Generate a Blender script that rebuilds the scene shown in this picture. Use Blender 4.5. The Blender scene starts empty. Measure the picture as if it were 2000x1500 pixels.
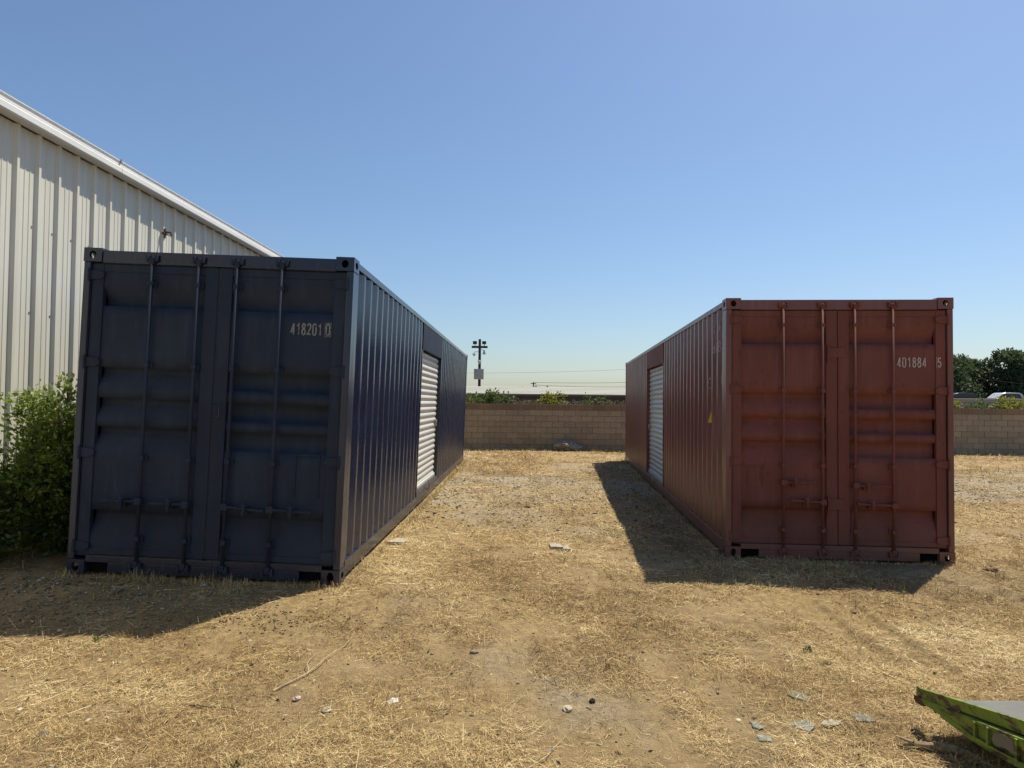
import bpy, math, random
import numpy as np
from mathutils import Vector, Matrix

random.seed(7)
RNG = np.random.default_rng(11)
R = math.radians
sc = bpy.context.scene

# ------------------------------------------------------------------ camera
EYE = 1.72
cam = bpy.data.cameras.new('camera'); camo = bpy.data.objects.new('camera', cam)
sc.collection.objects.link(camo)
cam.sensor_width = 36.0
cam.lens = 36.0 * 1287.4 / 2000.0
cam.clip_start = 0.05; cam.clip_end = 3000
PITCH, ROLL = R(1.474), R(0.58)
fw = Vector((0, math.cos(PITCH), math.sin(PITCH))); up0 = Vector((0, -math.sin(PITCH), math.cos(PITCH)))
rt = Vector((1, 0, 0)) * math.cos(ROLL) + up0 * math.sin(ROLL)
up = up0 * math.cos(ROLL) - Vector((1, 0, 0)) * math.sin(ROLL)
m = Matrix((rt, up, -fw)).transposed().to_4x4(); m.translation = Vector((0, 0, EYE))
camo.matrix_world = m
sc.camera = camo

# ------------------------------------------------------------------ sky, sun, exposure
SUN_DIR = Vector((0.388, 0.385, 1.0)).normalized()
ELEV = math.asin(SUN_DIR.z); AZ = math.atan2(SUN_DIR.x, SUN_DIR.y)
w = bpy.data.worlds.new('World'); sc.world = w; w.use_nodes = True
nt = w.node_tree; nt.nodes.clear()
out = nt.nodes.new('ShaderNodeOutputWorld'); bg = nt.nodes.new('ShaderNodeBackground'); sky = nt.nodes.new('ShaderNodeTexSky')
sky.sky_type = 'NISHITA'; sky.sun_disc = False
sky.sun_elevation = ELEV; sky.sun_rotation = AZ
sky.altitude = 400; sky.air_density = 1.2; sky.dust_density = 1.2; sky.ozone_density = 6.0
bg.inputs['Strength'].default_value = 0.092
nt.links.new(sky.outputs[0], bg.inputs[0]); nt.links.new(bg.outputs[0], out.inputs[0])
sun = bpy.data.lights.new('sun', 'SUN'); suno = bpy.data.objects.new('sun', sun); sc.collection.objects.link(suno)
sun.energy = 5.0; sun.angle = R(0.5); sun.color = (1.0, 0.93, 0.80)
suno.rotation_euler = SUN_DIR.to_track_quat('Z', 'Y').to_euler(); suno.location = (6, 6, 20)
vs = sc.view_settings
sc.display_settings.display_device = 'sRGB'
vs.view_transform = 'Standard'; vs.look = 'None'; vs.gamma = 1.0; vs.use_curve_mapping = False
vs.exposure = 0.4
sc.cycles.max_bounces = 6

# ------------------------------------------------------------------ helpers
C = sc.collection

def tag(o, label, cat, group=None, kind=None):
    o['label'] = label; o['category'] = cat
    if group: o['group'] = group
    if kind: o['kind'] = kind
    return o

def empty(name, loc=(0, 0, 0), rot=(0, 0, 0)):
    o = bpy.data.objects.new(name, None); C.objects.link(o)
    o.location = loc; o.rotation_euler = rot; o.empty_display_size = .2
    return o

def obj_from_mesh(name, me, parent=None, loc=(0, 0, 0), rot=(0, 0, 0)):
    o = bpy.data.objects.new(name, me); C.objects.link(o)
    o.location = loc; o.rotation_euler = rot
    if parent is not None: o.parent = parent
    return o

class MB:
    def __init__(s): s.v = []; s.f = []
    def quad(s, a, b, c, d):
        n = len(s.v); s.v += [a, b, c, d]; s.f.append((n, n+1, n+2, n+3)); return s
    def box(s, x0, x1, y0, y1, z0, z1):
        n = len(s.v)
        s.v += [(x0,y0,z0),(x1,y0,z0),(x1,y1,z0),(x0,y1,z0),(x0,y0,z1),(x1,y0,z1),(x1,y1,z1),(x0,y1,z1)]
        s.f += [(n,n+3,n+2,n+1),(n+4,n+5,n+6,n+7),(n,n+1,n+5,n+4),(n+1,n+2,n+6,n+5),(n+2,n+3,n+7,n+6),(n+3,n,n+4,n+7)]
        return s
    def tube(s, pts, rad, seg=8, cap=True):
        pts = [Vector(p) for p in pts]
        if not hasattr(rad, '__len__'): rad = [rad]*len(pts)
        n0 = len(s.v); prev = None
        for i, p in enumerate(pts):
            d = (pts[min(i+1, len(pts)-1)] - pts[max(i-1, 0)]).normalized()
            if prev is None:
                a = Vector((0,0,1)) if abs(d.z) < .9 else Vector((1,0,0))
                u = d.cross(a).normalized()
            else:
                u = (prev - d*prev.dot(d))
                u = u.normalized() if u.length > 1e-6 else d.orthogonal().normalized()
            prev = u; v = d.cross(u)
            for k in range(seg):
                t = 2*math.pi*k/seg
                s.v.append(tuple(p + (u*math.cos(t) + v*math.sin(t))*rad[i]))
        for i in range(len(pts)-1):
            for k in range(seg):
                a = n0+i*seg+k; b = n0+i*seg+(k+1) % seg
                s.f.append((a, b, b+seg, a+seg))
        if cap:
            s.f.append(tuple(n0+k for k in range(seg))[::-1])
            l = n0+(len(pts)-1)*seg
            s.f.append(tuple(l+k for k in range(seg)))
        return s
    def prism(s, poly, fn0, fn1):
        """poly: 2d points; fn0/fn1 map a 2d point to 3d for the two caps"""
        n = len(s.v); k = len(poly)
        s.v += [tuple(fn0(p)) for p in poly] + [tuple(fn1(p)) for p in poly]
        s.f.append(tuple(range(n, n+k))); s.f.append(tuple(range(n+2*k-1, n+k-1, -1)))
        for i in range(k):
            j = (i+1) % k
            s.f.append((n+j, n+i, n+k+i, n+k+j))
        return s
    def ball(s, c, r, sx=1, sy=1, sz=1, seg=8, rings=5, jit=0):
        n = len(s.v)
        for i in range(rings+1):
            ph = math.pi*i/rings
            for k in range(seg):
                t = 2*math.pi*k/seg; q = 1+random.uniform(-jit, jit)
                s.v.append((c[0]+r*sx*q*math.sin(ph)*math.cos(t), c[1]+r*sy*q*math.sin(ph)*math.sin(t), c[2]+r*sz*q*math.cos(ph)))
        for i in range(rings):
            for k in range(seg):
                a = n+i*seg+k; b = n+i*seg+(k+1) % seg
                s.f.append((a, a+seg, b+seg, b))
        return s
    def mesh(s, name, mat, smooth=False):
        me = bpy.data.meshes.new(name); me.from_pydata([tuple(v) for v in s.v], [], s.f)
        if mat: me.materials.append(mat)
        me.validate()
        import bmesh as _b
        bm = _b.new(); bm.from_mesh(me); _b.ops.recalc_face_normals(bm, faces=bm.faces); bm.to_mesh(me); bm.free()
        if smooth: me.polygons.foreach_set('use_smooth', [True]*len(me.polygons))
        return me
    def build(s, name, mat, parent=None, smooth=False, bevel=0, loc=(0,0,0), rot=(0,0,0)):
        o = obj_from_mesh(name, s.mesh(name, mat, smooth), parent, loc, rot)
        if bevel:
            b = o.modifiers.new('bevel', 'BEVEL'); b.width = bevel; b.segments = 2; b.limit_method = 'ANGLE'; b.angle_limit = R(40)
        return o

def np_mesh(name, V, F, mat, attr=None, smooth=False):
    """V (n,3) array, F (m,k) array of equal-size faces, attr per-face float"""
    me = bpy.data.meshes.new(name)
    me.vertices.add(len(V)); me.vertices.foreach_set('co', np.asarray(V, np.float32).ravel())
    k = F.shape[1]
    me.loops.add(F.size); me.loops.foreach_set('vertex_index', F.astype(np.int32).ravel())
    me.polygons.add(len(F)); me.polygons.foreach_set('loop_start', np.arange(0, F.size, k, dtype=np.int32))
    if smooth: me.polygons.foreach_set('use_smooth', np.ones(len(F), bool))
    if attr is not None:
        a = me.attributes.new('rnd', 'FLOAT', 'FACE'); a.data.foreach_set('value', np.asarray(attr, np.float32))
    me.update(calc_edges=True)
    if mat: me.materials.append(mat)
    return me

# value noise -------------------------------------------------------
def vn(x, y, scale, seed=0):
    x = np.asarray(x, float)/scale; y = np.asarray(y, float)/scale
    xi = np.floor(x).astype(np.int64); yi = np.floor(y).astype(np.int64)
    fx = x-xi; fy = y-yi; fx = fx*fx*(3-2*fx); fy = fy*fy*(3-2*fy)
    def h(a, b):
        n = (a*374761393 + b*668265263 + seed*982451653) & 0xffffffff
        n = ((n ^ (n >> 13))*1274126177) & 0xffffffff
        n = (n ^ (n >> 16)) & 0xffffff
        return n/float(0xffffff)
    return (h(xi, yi)*(1-fx)+h(xi+1, yi)*fx)*(1-fy)+(h(xi, yi+1)*(1-fx)+h(xi+1, yi+1)*fx)*fy

def ss(a, b, x):
    t = np.clip((np.asarray(x, float)-a)/(b-a), 0, 1); return t*t*(3-2*t)

# materials ---------------------------------------------------------
class NT:
    def __init__(s, name):
        s.m = bpy.data.materials.new(name); s.m.use_nodes = True; s.t = s.m.node_tree; s.t.nodes.clear()
        s.out = s.n('ShaderNodeOutputMaterial')
    def n(s, ty, **kw):
        nd = s.t.nodes.new(ty)
        for k, v in kw.items():
            if k.startswith('i_'):
                key = k[2:]; nd.inputs[int(key) if key.isdigit() else key].default_value = v
            else: setattr(nd, k, v)
        return nd
    def l(s, a, b): s.t.links.new(a, b)
    def noise(s, vec, scale, detail=4, rough=.55, dist=0):
        n = s.n('ShaderNodeTexNoise'); n.inputs['Scale'].default_value = scale; n.inputs['Detail'].default_value = detail
        n.inputs['Roughness'].default_value = rough; n.inputs['Distortion'].default_value = dist
        if vec is not None: s.l(vec, n.inputs['Vector'])
        return n.outputs['Fac']
    def ramp(s, fac, stops, interp='LINEAR'):
        r = s.n('ShaderNodeValToRGB'); r.color_ramp.interpolation = interp
        e = r.color_ramp.elements
        while len(e) < len(stops): e.new(.5)
        for k, (p, c) in enumerate(stops):
            e[k].position = p; e[k].color = (c[0], c[1], c[2], 1) if hasattr(c, '__len__') else (c, c, c, 1)
        s.l(fac, r.inputs[0]); return r.outputs[0]
    def mix(s, fac, a, b, mode='MIX'):
        n = s.n('ShaderNodeMix', data_type='RGBA', blend_type=mode)
        for sock, v in ((n.inputs[0], fac), (n.inputs[6], a), (n.inputs[7], b)):
            if hasattr(v, 'is_linked') or hasattr(v, 'links'): s.l(v, sock)
            else: sock.default_value = v if not hasattr(v, '__len__') else (v[0], v[1], v[2], 1)
        return n.outputs[2]
    def math(s, op, a, b=0.0):
        n = s.n('ShaderNodeMath', operation=op)
        for sock, v in ((n.inputs[0], a), (n.inputs[1], b)):
            if hasattr(v, 'links'): s.l(v, sock)
            else: sock.default_value = v
        return n.outputs[0]
    def coords(s, scale=(1, 1, 1), kind='Object'):
        tc = s.n('ShaderNodeTexCoord'); mp = s.n('ShaderNodeMapping'); mp.inputs['Scale'].default_value = scale
        s.l(tc.outputs[kind], mp.inputs[0]); return mp.outputs[0]
    def bsdf(s, col, rough=.6, spec=.4, metal=0, bump=None, bstr=.2, bdist=.01):
        b = s.n('ShaderNodeBsdfPrincipled')
        for sock, v in ((b.inputs['Base Color'], col), (b.inputs['Roughness'], rough), (b.inputs['Metallic'], metal)):
            if hasattr(v, 'links'): s.l(v, sock)
            else: sock.default_value = v if not hasattr(v, '__len__') else (v[0], v[1], v[2], 1)
        b.inputs['Specular IOR Level'].default_value = spec
        if bump is not None:
            bp = s.n('ShaderNodeBump'); bp.inputs['Strength'].default_value = bstr; bp.inputs['Distance'].default_value = bdist
            s.l(bump, bp.inputs['Height']); s.l(bp.outputs[0], b.inputs['Normal'])
        s.l(b.outputs[0], s.out.inputs[0]); s.b = b
        return s.m

def mat_paint(name, base, var=.25, rough=.42, spec=.5, dust=(.30, .24, .15), dust_amt=.35, rust=.0, fade=(.2, .2, .2), fade_amt=.15, bump=.07):
    t = NT(name); co = t.coords(); st = t.coords((6, 6, .55))
    big = t.noise(co, 1.1, 4, .6); streak = t.noise(st, 2.2, 5, .6); fine = t.noise(co, 24, 4, .6)
    c = t.mix(t.ramp(big, [(.3, 0), (.72, 1)]), [x*(1-var) for x in base], [x*(1+var) for x in base])
    c = t.mix(t.math('MULTIPLY', t.ramp(streak, [(.5, 0), (.75, 1)]), fade_amt), c, fade)
    # scuffs
    sc_ = t.noise(t.coords((3, 3, 9)), 3.5, 6, .7)
    c = t.mix(t.math('MULTIPLY', t.ramp(sc_, [(.64, 0), (.7, 1)]), fade_amt*.8), c, [x*1.6+.03 for x in base])
    if rust > 0:
        rn = t.noise(t.coords((5, 5, 2.2)), 3.0, 7, .72)
        c = t.mix(t.math('MULTIPLY', t.ramp(rn, [(.60, 0), (.66, 1)]), rust), c, (.10, .035, .014))
    # mud splash low on the steel
    sep = t.n('ShaderNodeSeparateXYZ'); t.l(co, sep.inputs[0])
    hgt = t.math('ADD', sep.outputs[2], t.math('MULTIPLY', t.math('SUBTRACT', streak, .5), .9))
    lo = t.ramp(hgt, [(.05, 1), (.55, 0)])
    c = t.mix(t.math('MULTIPLY', lo, dust_amt), c, dust)
    c = t.mix(t.math('MULTIPLY', t.ramp(fine, [(.45, 0), (.8, 1)]), dust_amt*.25), c, dust)
    rg = t.math('ADD', t.math('MULTIPLY', streak, .22), rough-.11)
    wob = t.noise(co, 5.5, 3, .5)
    bmp = t.math('ADD', t.math('MULTIPLY', fine, .12), wob)
    return t.bsdf(c, rg, spec, 0, bmp, bump, .012)

def mat_simple(name, base, rough=.6, spec=.3, metal=0, var=.2, scale=8, bstr=.15):
    t = NT(name); co = t.coords(); n = t.noise(co, scale, 5, .6)
    c = t.mix(t.ramp(n, [(.3, 0), (.7, 1)]), [x*(1-var) for x in base], [min(1, x*(1+var)) for x in base])
    return t.bsdf(c, rough, spec, metal, t.noise(co, scale*6, 4, .6), bstr, .005)

def mat_attr(name, stops, rough=.8, trans=0, tcol=None, spec=.2):
    """colour from the per-face 'rnd' attribute"""
    t = NT(name); a = t.n('ShaderNodeAttribute', attribute_name='rnd')
    c = t.ramp(a.outputs['Fac'], stops)
    t.bsdf(c, rough, spec)
    if trans:
        tr = t.n('ShaderNodeBsdfTranslucent'); t.l(t.mix(.65, c, tcol), tr.inputs[0])
        mx = t.n('ShaderNodeMixShader'); mx.inputs[0].default_value = trans
        t.l(t.b.outputs[0], mx.inputs[1]); t.l(tr.outputs[0], mx.inputs[2]); t.l(mx.outputs[0], t.out.inputs[0])
    return t.m

# ------------------------------------------------------------------ terrain
TRACKS = [((2.62, 6.1), (2.43, 4.1)), ((2.95, 6.0), (2.72, 4.0)), ((4.35, 6.9), (4.75, 5.2)), ((-.45, 9.5), (-1.0, 4.9))]
def terrain(x, y):
    x = np.asarray(x, float); y = np.asarray(y, float)
    rise = np.interp(-x, [-.8, 0, 1.5, 3.9, 6, 9], [0, .03, .085, .155, .17, .17])*ss(4.3, 5.9, y)*(1-ss(19.5, 23, y))
    z = rise - .006
    near = 1-ss(25, 40, y)
    u = (vn(x, y, 1.7, 1)-.5)*.05 + (vn(x, y, .55, 2)-.5)*.026 + (vn(x, y, .21, 3)-.5)*.016 + (vn(x, y, .085, 4)-.5)*.020+(vn(x, y, .05, 5)-.5)*.010
    # calmer under and against the two containers
    def inside(cx, cy, yaw, mrg):
        c, s = math.cos(yaw), math.sin(yaw)
        lx = (x-cx)*c+(y-cy)*s; ly = -(x-cx)*s+(y-cy)*c
        d = np.maximum(np.abs(lx)-1.22, np.maximum(-ly, ly-12.2))
        return 1-ss(0, mrg, d)
    calm = np.maximum(inside(-2.727, 5.875, R(-.93), .5), inside(3.623, 7.309, R(-4.53), .5))
    z = z + u*near*(1-.85*calm) - .012*calm
    # the dip in front of the left container
    z = z - .03*np.exp(-((x+3.4)**2/1.2+(y-4.3)**2/.5))
    z = z - .035*np.exp(-((x-3.7)**2/1.6+(y-5.95)**2/.25))  # ground lowered by the red container so its shadow falls farther
    # bank against the block wall
    z = z + .05*np.exp(-((y-23.1)/.5)**2)*np.exp(-((x-1.9)/1.5)**2)
    # tyre tracks
    for (a, b) in TRACKS:
        a = np.array(a); b = np.array(b); d = b-a; L = np.hypot(*d); d = d/L
        along = (x-a[0])*d[0]+(y-a[1])*d[1]; off = (x-a[0])*-d[1]+(y-a[1])*d[0]
        off = off + .02*np.sin(along*3)
        m_ = ss(-.1, .35, along)*(1-ss(L-.5, L, along))*(1-ss(.09, .13, np.abs(off)))
        z = z - m_*(.022+.014*np.sin(off*2*math.pi/.055))
        rim = np.exp(-((np.abs(off)-.13)/.035)**2)*ss(-.1, .35, along)*(1-ss(L-.5, L, along))
        z = z + .026*rim*(.3+vn(x, y, .12, 9))
    return z

def steps(parts):
    o = [parts[0][0]]
    for a, b, st in parts:
        n = max(1, int(round((b-a)/st))); o += list(np.linspace(a, b, n+1)[1:])
    return np.array(o)
xs = steps([(-420, -60, 40), (-60, -14, 6), (-14, -5.6, .3), (-5.6, -4, .07), (-4, 4.4, .026), (4.4, 6.5, .06), (6.5, 22, .35), (22, 60, 5), (60, 420, 40)])
ys = steps([(-60, -6, 6), (-6, 1.6, .4), (1.6, 7.2, .026), (7.2, 9.5, .05), (9.5, 14, .1), (14, 24.5, .2), (24.5, 60, 3), (60, 900, 60)])
X, Y = np.meshgrid(xs, ys); Z = terrain(X, Y)
V = np.stack([X.ravel(), Y.ravel(), Z.ravel()], 1)
nx, ny = len(xs), len(ys)
I = (np.arange(ny-1)[:, None]*nx+np.arange(nx-1)[None]).ravel()
F = np.stack([I, I+1, I+nx+1, I+nx], 1)

def mat_ground():
    t = NT('dry_ground'); co = t.coords()
    a = t.noise(co, .55, 5, .6, .4); b = t.noise(co, 2.6, 6, .65); c_ = t.noise(co, 14, 6, .7); d = t.noise(co, 70, 5, .7)
    dirt = t.mix(t.ramp(b, [(.3, 0), (.7, 1)]), (.19, .13, .068), (.39, .29, .16))
    straw = t.mix(t.ramp(c_, [(.3, 0), (.7, 1)]), (.18, .115, .048), (.44, .32, .15))
    m_ = t.ramp(t.math('ADD', t.math('MULTIPLY', a, .6), t.math('MULTIPLY', c_, .4)), [(.40, 0), (.60, 1)])
    col = t.mix(m_, dirt, straw)
    # fibres: stretched noise in two directions
    f1 = t.noise(t.coords((90, 14, 20)), 1.0, 5, .7, 1.5); f2 = t.noise(t.coords((16, 85, 20)), 1.0, 5, .7, 1.5)
    fib = t.math('MAXIMUM', f1, f2)
    col = t.mix(t.math('MULTIPLY', t.ramp(fib, [(.56, 0), (.70, 1)]), .55), col, (.46, .36, .19))
    # grey gravelly patches
    g = t.noise(co, .33, 4, .6, .3)
    sep = t.n('ShaderNodeSeparateXYZ'); t.l(co, sep.inputs[0])
    band = t.math('SUBTRACT', 1.0, t.math('MULTIPLY', t.math('ABSOLUTE', t.math('SUBTRACT', sep.outputs[1], 13.5)), .17))
    gm = t.ramp(t.math('ADD', g, t.math('MULTIPLY', t.math('MAXIMUM', band, 0.0), .22)), [(.55, 0), (.68, 1)])
    vor = t.n('ShaderNodeTexVoronoi'); vor.inputs['Scale'].default_value = 30; t.l(co, vor.inputs['Vector'])
    gcol = t.mix(t.ramp(vor.outputs['Color'], [(.2, 0), (.9, 1)]), (.20, .17, .12), (.48, .43, .335))
    col = t.mix(t.math('MULTIPLY', gm, .62), col, gcol)
    # dark litter specks
    col = t.mix(t.math('MULTIPLY', t.ramp(d, [(.62, 0), (.72, 1)]), .55), col, (.085, .058, .032))
    h = t.math('ADD', t.math('ADD', t.math('MULTIPLY', c_, 1.0), t.math('MULTIPLY', d, .45)), t.math('MULTIPLY', fib, .7))
    return t.bsdf(col, .95, .08, 0, h, 1.0, .022)
M_ground = mat_ground()
ground = obj_from_mesh('ground', np_mesh('ground', V, F, M_ground, smooth=True))
tag(ground, 'bare dry tan ground with mown straw, dirt and faint gravel patches', 'ground', kind='structure')
ground.data.name = 'ground'

# ------------------------------------------------------------------ paint set
M_navy = mat_paint('navy_paint', (.010, .017, .044), var=.2, rough=.26, spec=.55, dust=(.12, .11, .09), dust_amt=.09, fade=(.05, .062, .09), fade_amt=.2)
M_navy_glare = mat_paint('navy_glare_paint', (.024, .034, .056), var=.24, rough=.66, spec=.15, dust=(.10, .10, .09), dust_amt=.10, fade=(.065, .078, .095), fade_amt=.32)  # matte copy of the navy, lightened to carry veiling glare over the front
M_navy_dark = mat_paint('navy_gasket', (.011, .013, .018), var=.2, rough=.6, spec=.3, dust_amt=.15)
M_red = mat_paint('oxide_red_paint', (.175, .060, .048), var=.2, rough=.34, spec=.5, dust=(.26, .16, .10), dust_amt=.22, rust=.5, fade=(.25, .115, .095), fade_amt=.42)
M_red_door = mat_paint('red_door_paint', (.178, .058, .043), var=.2, rough=.66, spec=.22, dust=(.24, .15, .10), dust_amt=.18, rust=.75, fade=(.24, .11, .09), fade_amt=.42)
M_red_dark = mat_paint('red_gasket', (.055, .020, .016), var=.2, rough=.7, spec=.25, dust_amt=.15)
M_void = mat_simple('black_recess', (.006, .006, .006), .9, .1)
M_galv = mat_paint('galvanised_slat', (.60, .60, .56), var=.07, rough=.36, spec=.5, dust=(.36, .30, .20), dust_amt=.25, fade=(.42, .41, .38), fade_amt=.25)
M_galv_shade = mat_paint('shaded_slat', (.40, .42, .43), var=.1, rough=.36, spec=.5, dust=(.34, .29, .2), dust_amt=.25, fade=(.25, .26, .27), fade_amt=.35)  # same galvanised slats, with the shade on the red container's side in the colour
M_steel = mat_simple('bare_steel', (.35, .35, .34), .4, .5, .7)

def mat_letter(name, col, base, thr):
    t = NT(name); n = t.noise(t.coords((1, 1, 1)), 38, 5, .7)
    c = t.mix(t.ramp(n, [(thr, 0), (thr+.12, 1)]), base, col)
    return t.bsdf(c, .6, .3)
M_let_navy = mat_letter('worn_grey_lettering', (.24, .25, .26), (.03, .036, .05), .36)
M_let_red = mat_letter('worn_white_lettering', (.50, .41, .38), (.17, .06, .05), .36)
M_let_side = mat_letter('faded_side_lettering', (.42, .33, .31), (.175, .058, .048), .40)
M_yellow = mat_letter('yellow_decal', (.62, .40, .05), (.3, .16, .03), .3)

# ------------------------------------------------------------------ shipping containers
W, H, L = 2.438, 2.896, 12.192

def digit_strokes(ch):
    def arc(cx, cy, rx, ry, a0, a1, n=6):
        return [(cx+rx*math.cos(R(a0+(a1-a0)*k/n)), cy+ry*math.sin(R(a0+(a1-a0)*k/n))) for k in range(n+1)]
    if ch == '0': return [(arc(.5, .78, .42, .22, 180, 0)+arc(.5, .22, .42, .22, 0, -180), True)]
    if ch == '1': return [([(.18, .76), (.42, .84), (.62, .98), (.62, 0)], False)]
    if ch == '2': return [(arc(.5, .75, .4, .25, 170, -30)+[(.1, .07), (.95, .07)], False)]
    if ch == '4': return [([(.95, .24), (.05, .24), (.70, 1.0)], False), ([(.70, 1.0), (.70, 0)], False)]
    if ch == '5': return [([(.9, .95), (.2, .95), (.15, .52)]+arc(.5, .3, .42, .28, 105, -160, 9), False)]
    if ch == '8': return [(arc(.5, .77, .36, .22, 270, -90, 12)[:-1], True), (arc(.5, .26, .42, .26, 90, -270, 12)[:-1], True)]
    if ch == 'I': return [([(.5, 1), (.5, 0)], False)]
    if ch == 'C': return [(arc(.5, .78, .42, .22, 20, 180)+arc(.5, .22, .42, .22, 180, 340), False)]
    if ch == '#': return [([(-.25, -.12), (1.25, -.12), (1.25, 1.12), (-.25, 1.12)], True)]
    if ch == 'L': return [([(0, 1.08), (0, -.05), (.5, -.1)], False)]

def glyph(ch, x, z, w_, h_, th, to3):
    mb = MB()
    for k, (pts, closed) in enumerate(digit_strokes(ch)):
        P = [Vector((x+p[0]*w_, z+p[1]*h_)) for p in pts]; n = len(P)
        left, right = [], []
        for i in range(n):
            a = P[(i-1) % n] if closed or i > 0 else None; b = P[(i+1) % n] if closed or i < n-1 else None
            d1 = (P[i]-a).normalized() if a is not None else (b-P[i]).normalized()
            d2 = (b-P[i]).normalized() if b is not None else d1
            t = (d1+d2)
            t = t.normalized() if t.length > 1e-4 else d1
            nn = Vector((-t.y, t.x)); k_ = max(.45, nn.dot(Vector((-d1.y, d1.x))))
            left.append(P[i]+nn*th/2/k_); right.append(P[i]-nn*th/2/k_)
        for i in range(n if closed else n-1):
            j = (i+1) % n
            o = k*.0004
            mb.quad(to3(left[i], o), to3(right[i], o), to3(right[j], o), to3(left[j], o))
    return mb

def hole_plate(mb, x0, x1, z0, z1, hw, hh, to3, depth=.028, n=16):
    """flat plate with an oval hole and a short sleeve behind the hole"""
    cx, cz = (x0+x1)/2, (z0+z1)/2
    outer, inner = [], []
    for k in range(n):
        t = 2*math.pi*(k+.5)/n; c, s_ = math.cos(t), math.sin(t)
        f = min((x1-x0)/2/max(abs(c), 1e-6), (z1-z0)/2/max(abs(s_), 1e-6))
        outer.append((cx+c*f, cz+s_*f))
        inner.append((cx+hw*c, cz+hh*s_))
    # snap the nearest outer points onto the corners
    for gx in (x0, x1):
        for gz in (z0, z1):
            i = min(range(n), key=lambda q: (outer[q][0]-gx)**2+(outer[q][1]-gz)**2); outer[i] = (gx, gz)
    for k in range(n):
        j = (k+1) % n
        mb.quad(to3(outer[k], 0), to3(outer[j], 0), to3(inner[j], 0), to3(inner[k], 0))
        mb.quad(to3(inner[k], 0), to3(inner[j], 0), to3(inner[j], depth), to3(inner[k], depth))

def casting(parent, mat, sx, far, topz):
    """corner casting block: hollow, holes to the end and to the side"""
    cw, cd, ch = .162, .178, .118
    xo = sx*(W/2+.003); xi = sx*(W/2-cw)
    yo = -.004 if not far else L+.004; yi = cd if not far else L-cd
    z0, z1 = (H-ch, H+.006) if topz else (-.006, ch)
    mb = MB()
    x0, x1 = sorted((xo, xi)); y0, y1 = sorted((yo, yi))
    ey = 1 if not far else -1
    hole_plate(mb, x0, x1, z0, z1, .031, .045 if not topz else .036, lambda p, d: (p[0], yo+ey*d, p[1]))
    hole_plate(mb, y0, y1, z0, z1, .045, .034, lambda p, d: (xo-sx*d, p[0], p[1]))
    mb.quad((x0,y0,z1),(x1,y0,z1),(x1,y1,z1),(x0,y1,z1)); mb.quad((x0,y0,z0),(x1,y0,z0),(x1,y1,z0),(x0,y1,z0))
    mb.quad((xi,y0,z0),(xi,y1,z0),(xi,y1,z1),(xi,y0,z1)); mb.quad((x0,yi,z0),(x1,yi,z0),(x1,yi,z1),(x0,yi,z1))
    o = mb.build('corner_casting', mat, parent)
    return o

def corrugated(sign, y0, y1, z0, z1, dents, seed, xoff=0.0):
    """vertical trapezoid corrugation of a side wall, outer flats at +-(W/2-.008)"""
    prof = []; yy = y0; k = 0
    segs = [(.072, 0, 0), (.068, 0, 1), (.070, 1, 1), (.068, 1, 0)]
    prof.append((yy, 0.0))
    while yy < y1-1e-6:
        ln, d0, d1 = segs[k % 4]
        ny_ = yy+ln
        if ny_ > y1: d1 = d0+(d1-d0)*(y1-yy)/ln; ny_ = y1
        yy = ny_; prof.append((yy, float(d1))); k += 1
    zs = np.linspace(z0, z1, 30)
    py = np.array([p[0] for p in prof]); pd = np.array([p[1] for p in prof])
    PY, ZZ = np.meshgrid(py, zs); PD = np.tile(pd, (len(zs), 1))
    wob = (vn(PY*1.0, ZZ, .5, seed)-.5)*.006+(vn(PY, ZZ, .16, seed+5)-.5)*.0025
    PX = W/2-.008-.036*PD+wob+xoff
    PY = PY+(vn(PY*3, ZZ, .35, seed+8)-.5)*.010*(np.abs(PY-y0) > .03)*(np.abs(PY-y1) > .03)
    for (dy, dz, r_, amt) in dents:
        PX = PX-amt*np.exp(-((PY-dy)**2+(ZZ-dz)**2)/r_**2)
        PY = PY+amt*.5*np.exp(-((PY-dy)**2+(ZZ-dz)**2)/r_**2)*(np.abs(PY-y0) > .05)
    V = np.stack([sign*PX.ravel(), PY.ravel(), ZZ.ravel()], 1)
    n = len(py); I = (np.arange(len(zs)-1)[:, None]*n+np.arange(n-1)[None]).ravel()
    F = np.stack([I, I+1, I+n+1, I+n], 1)
    if sign < 0: F = F[:, ::-1]
    return V, F

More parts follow.
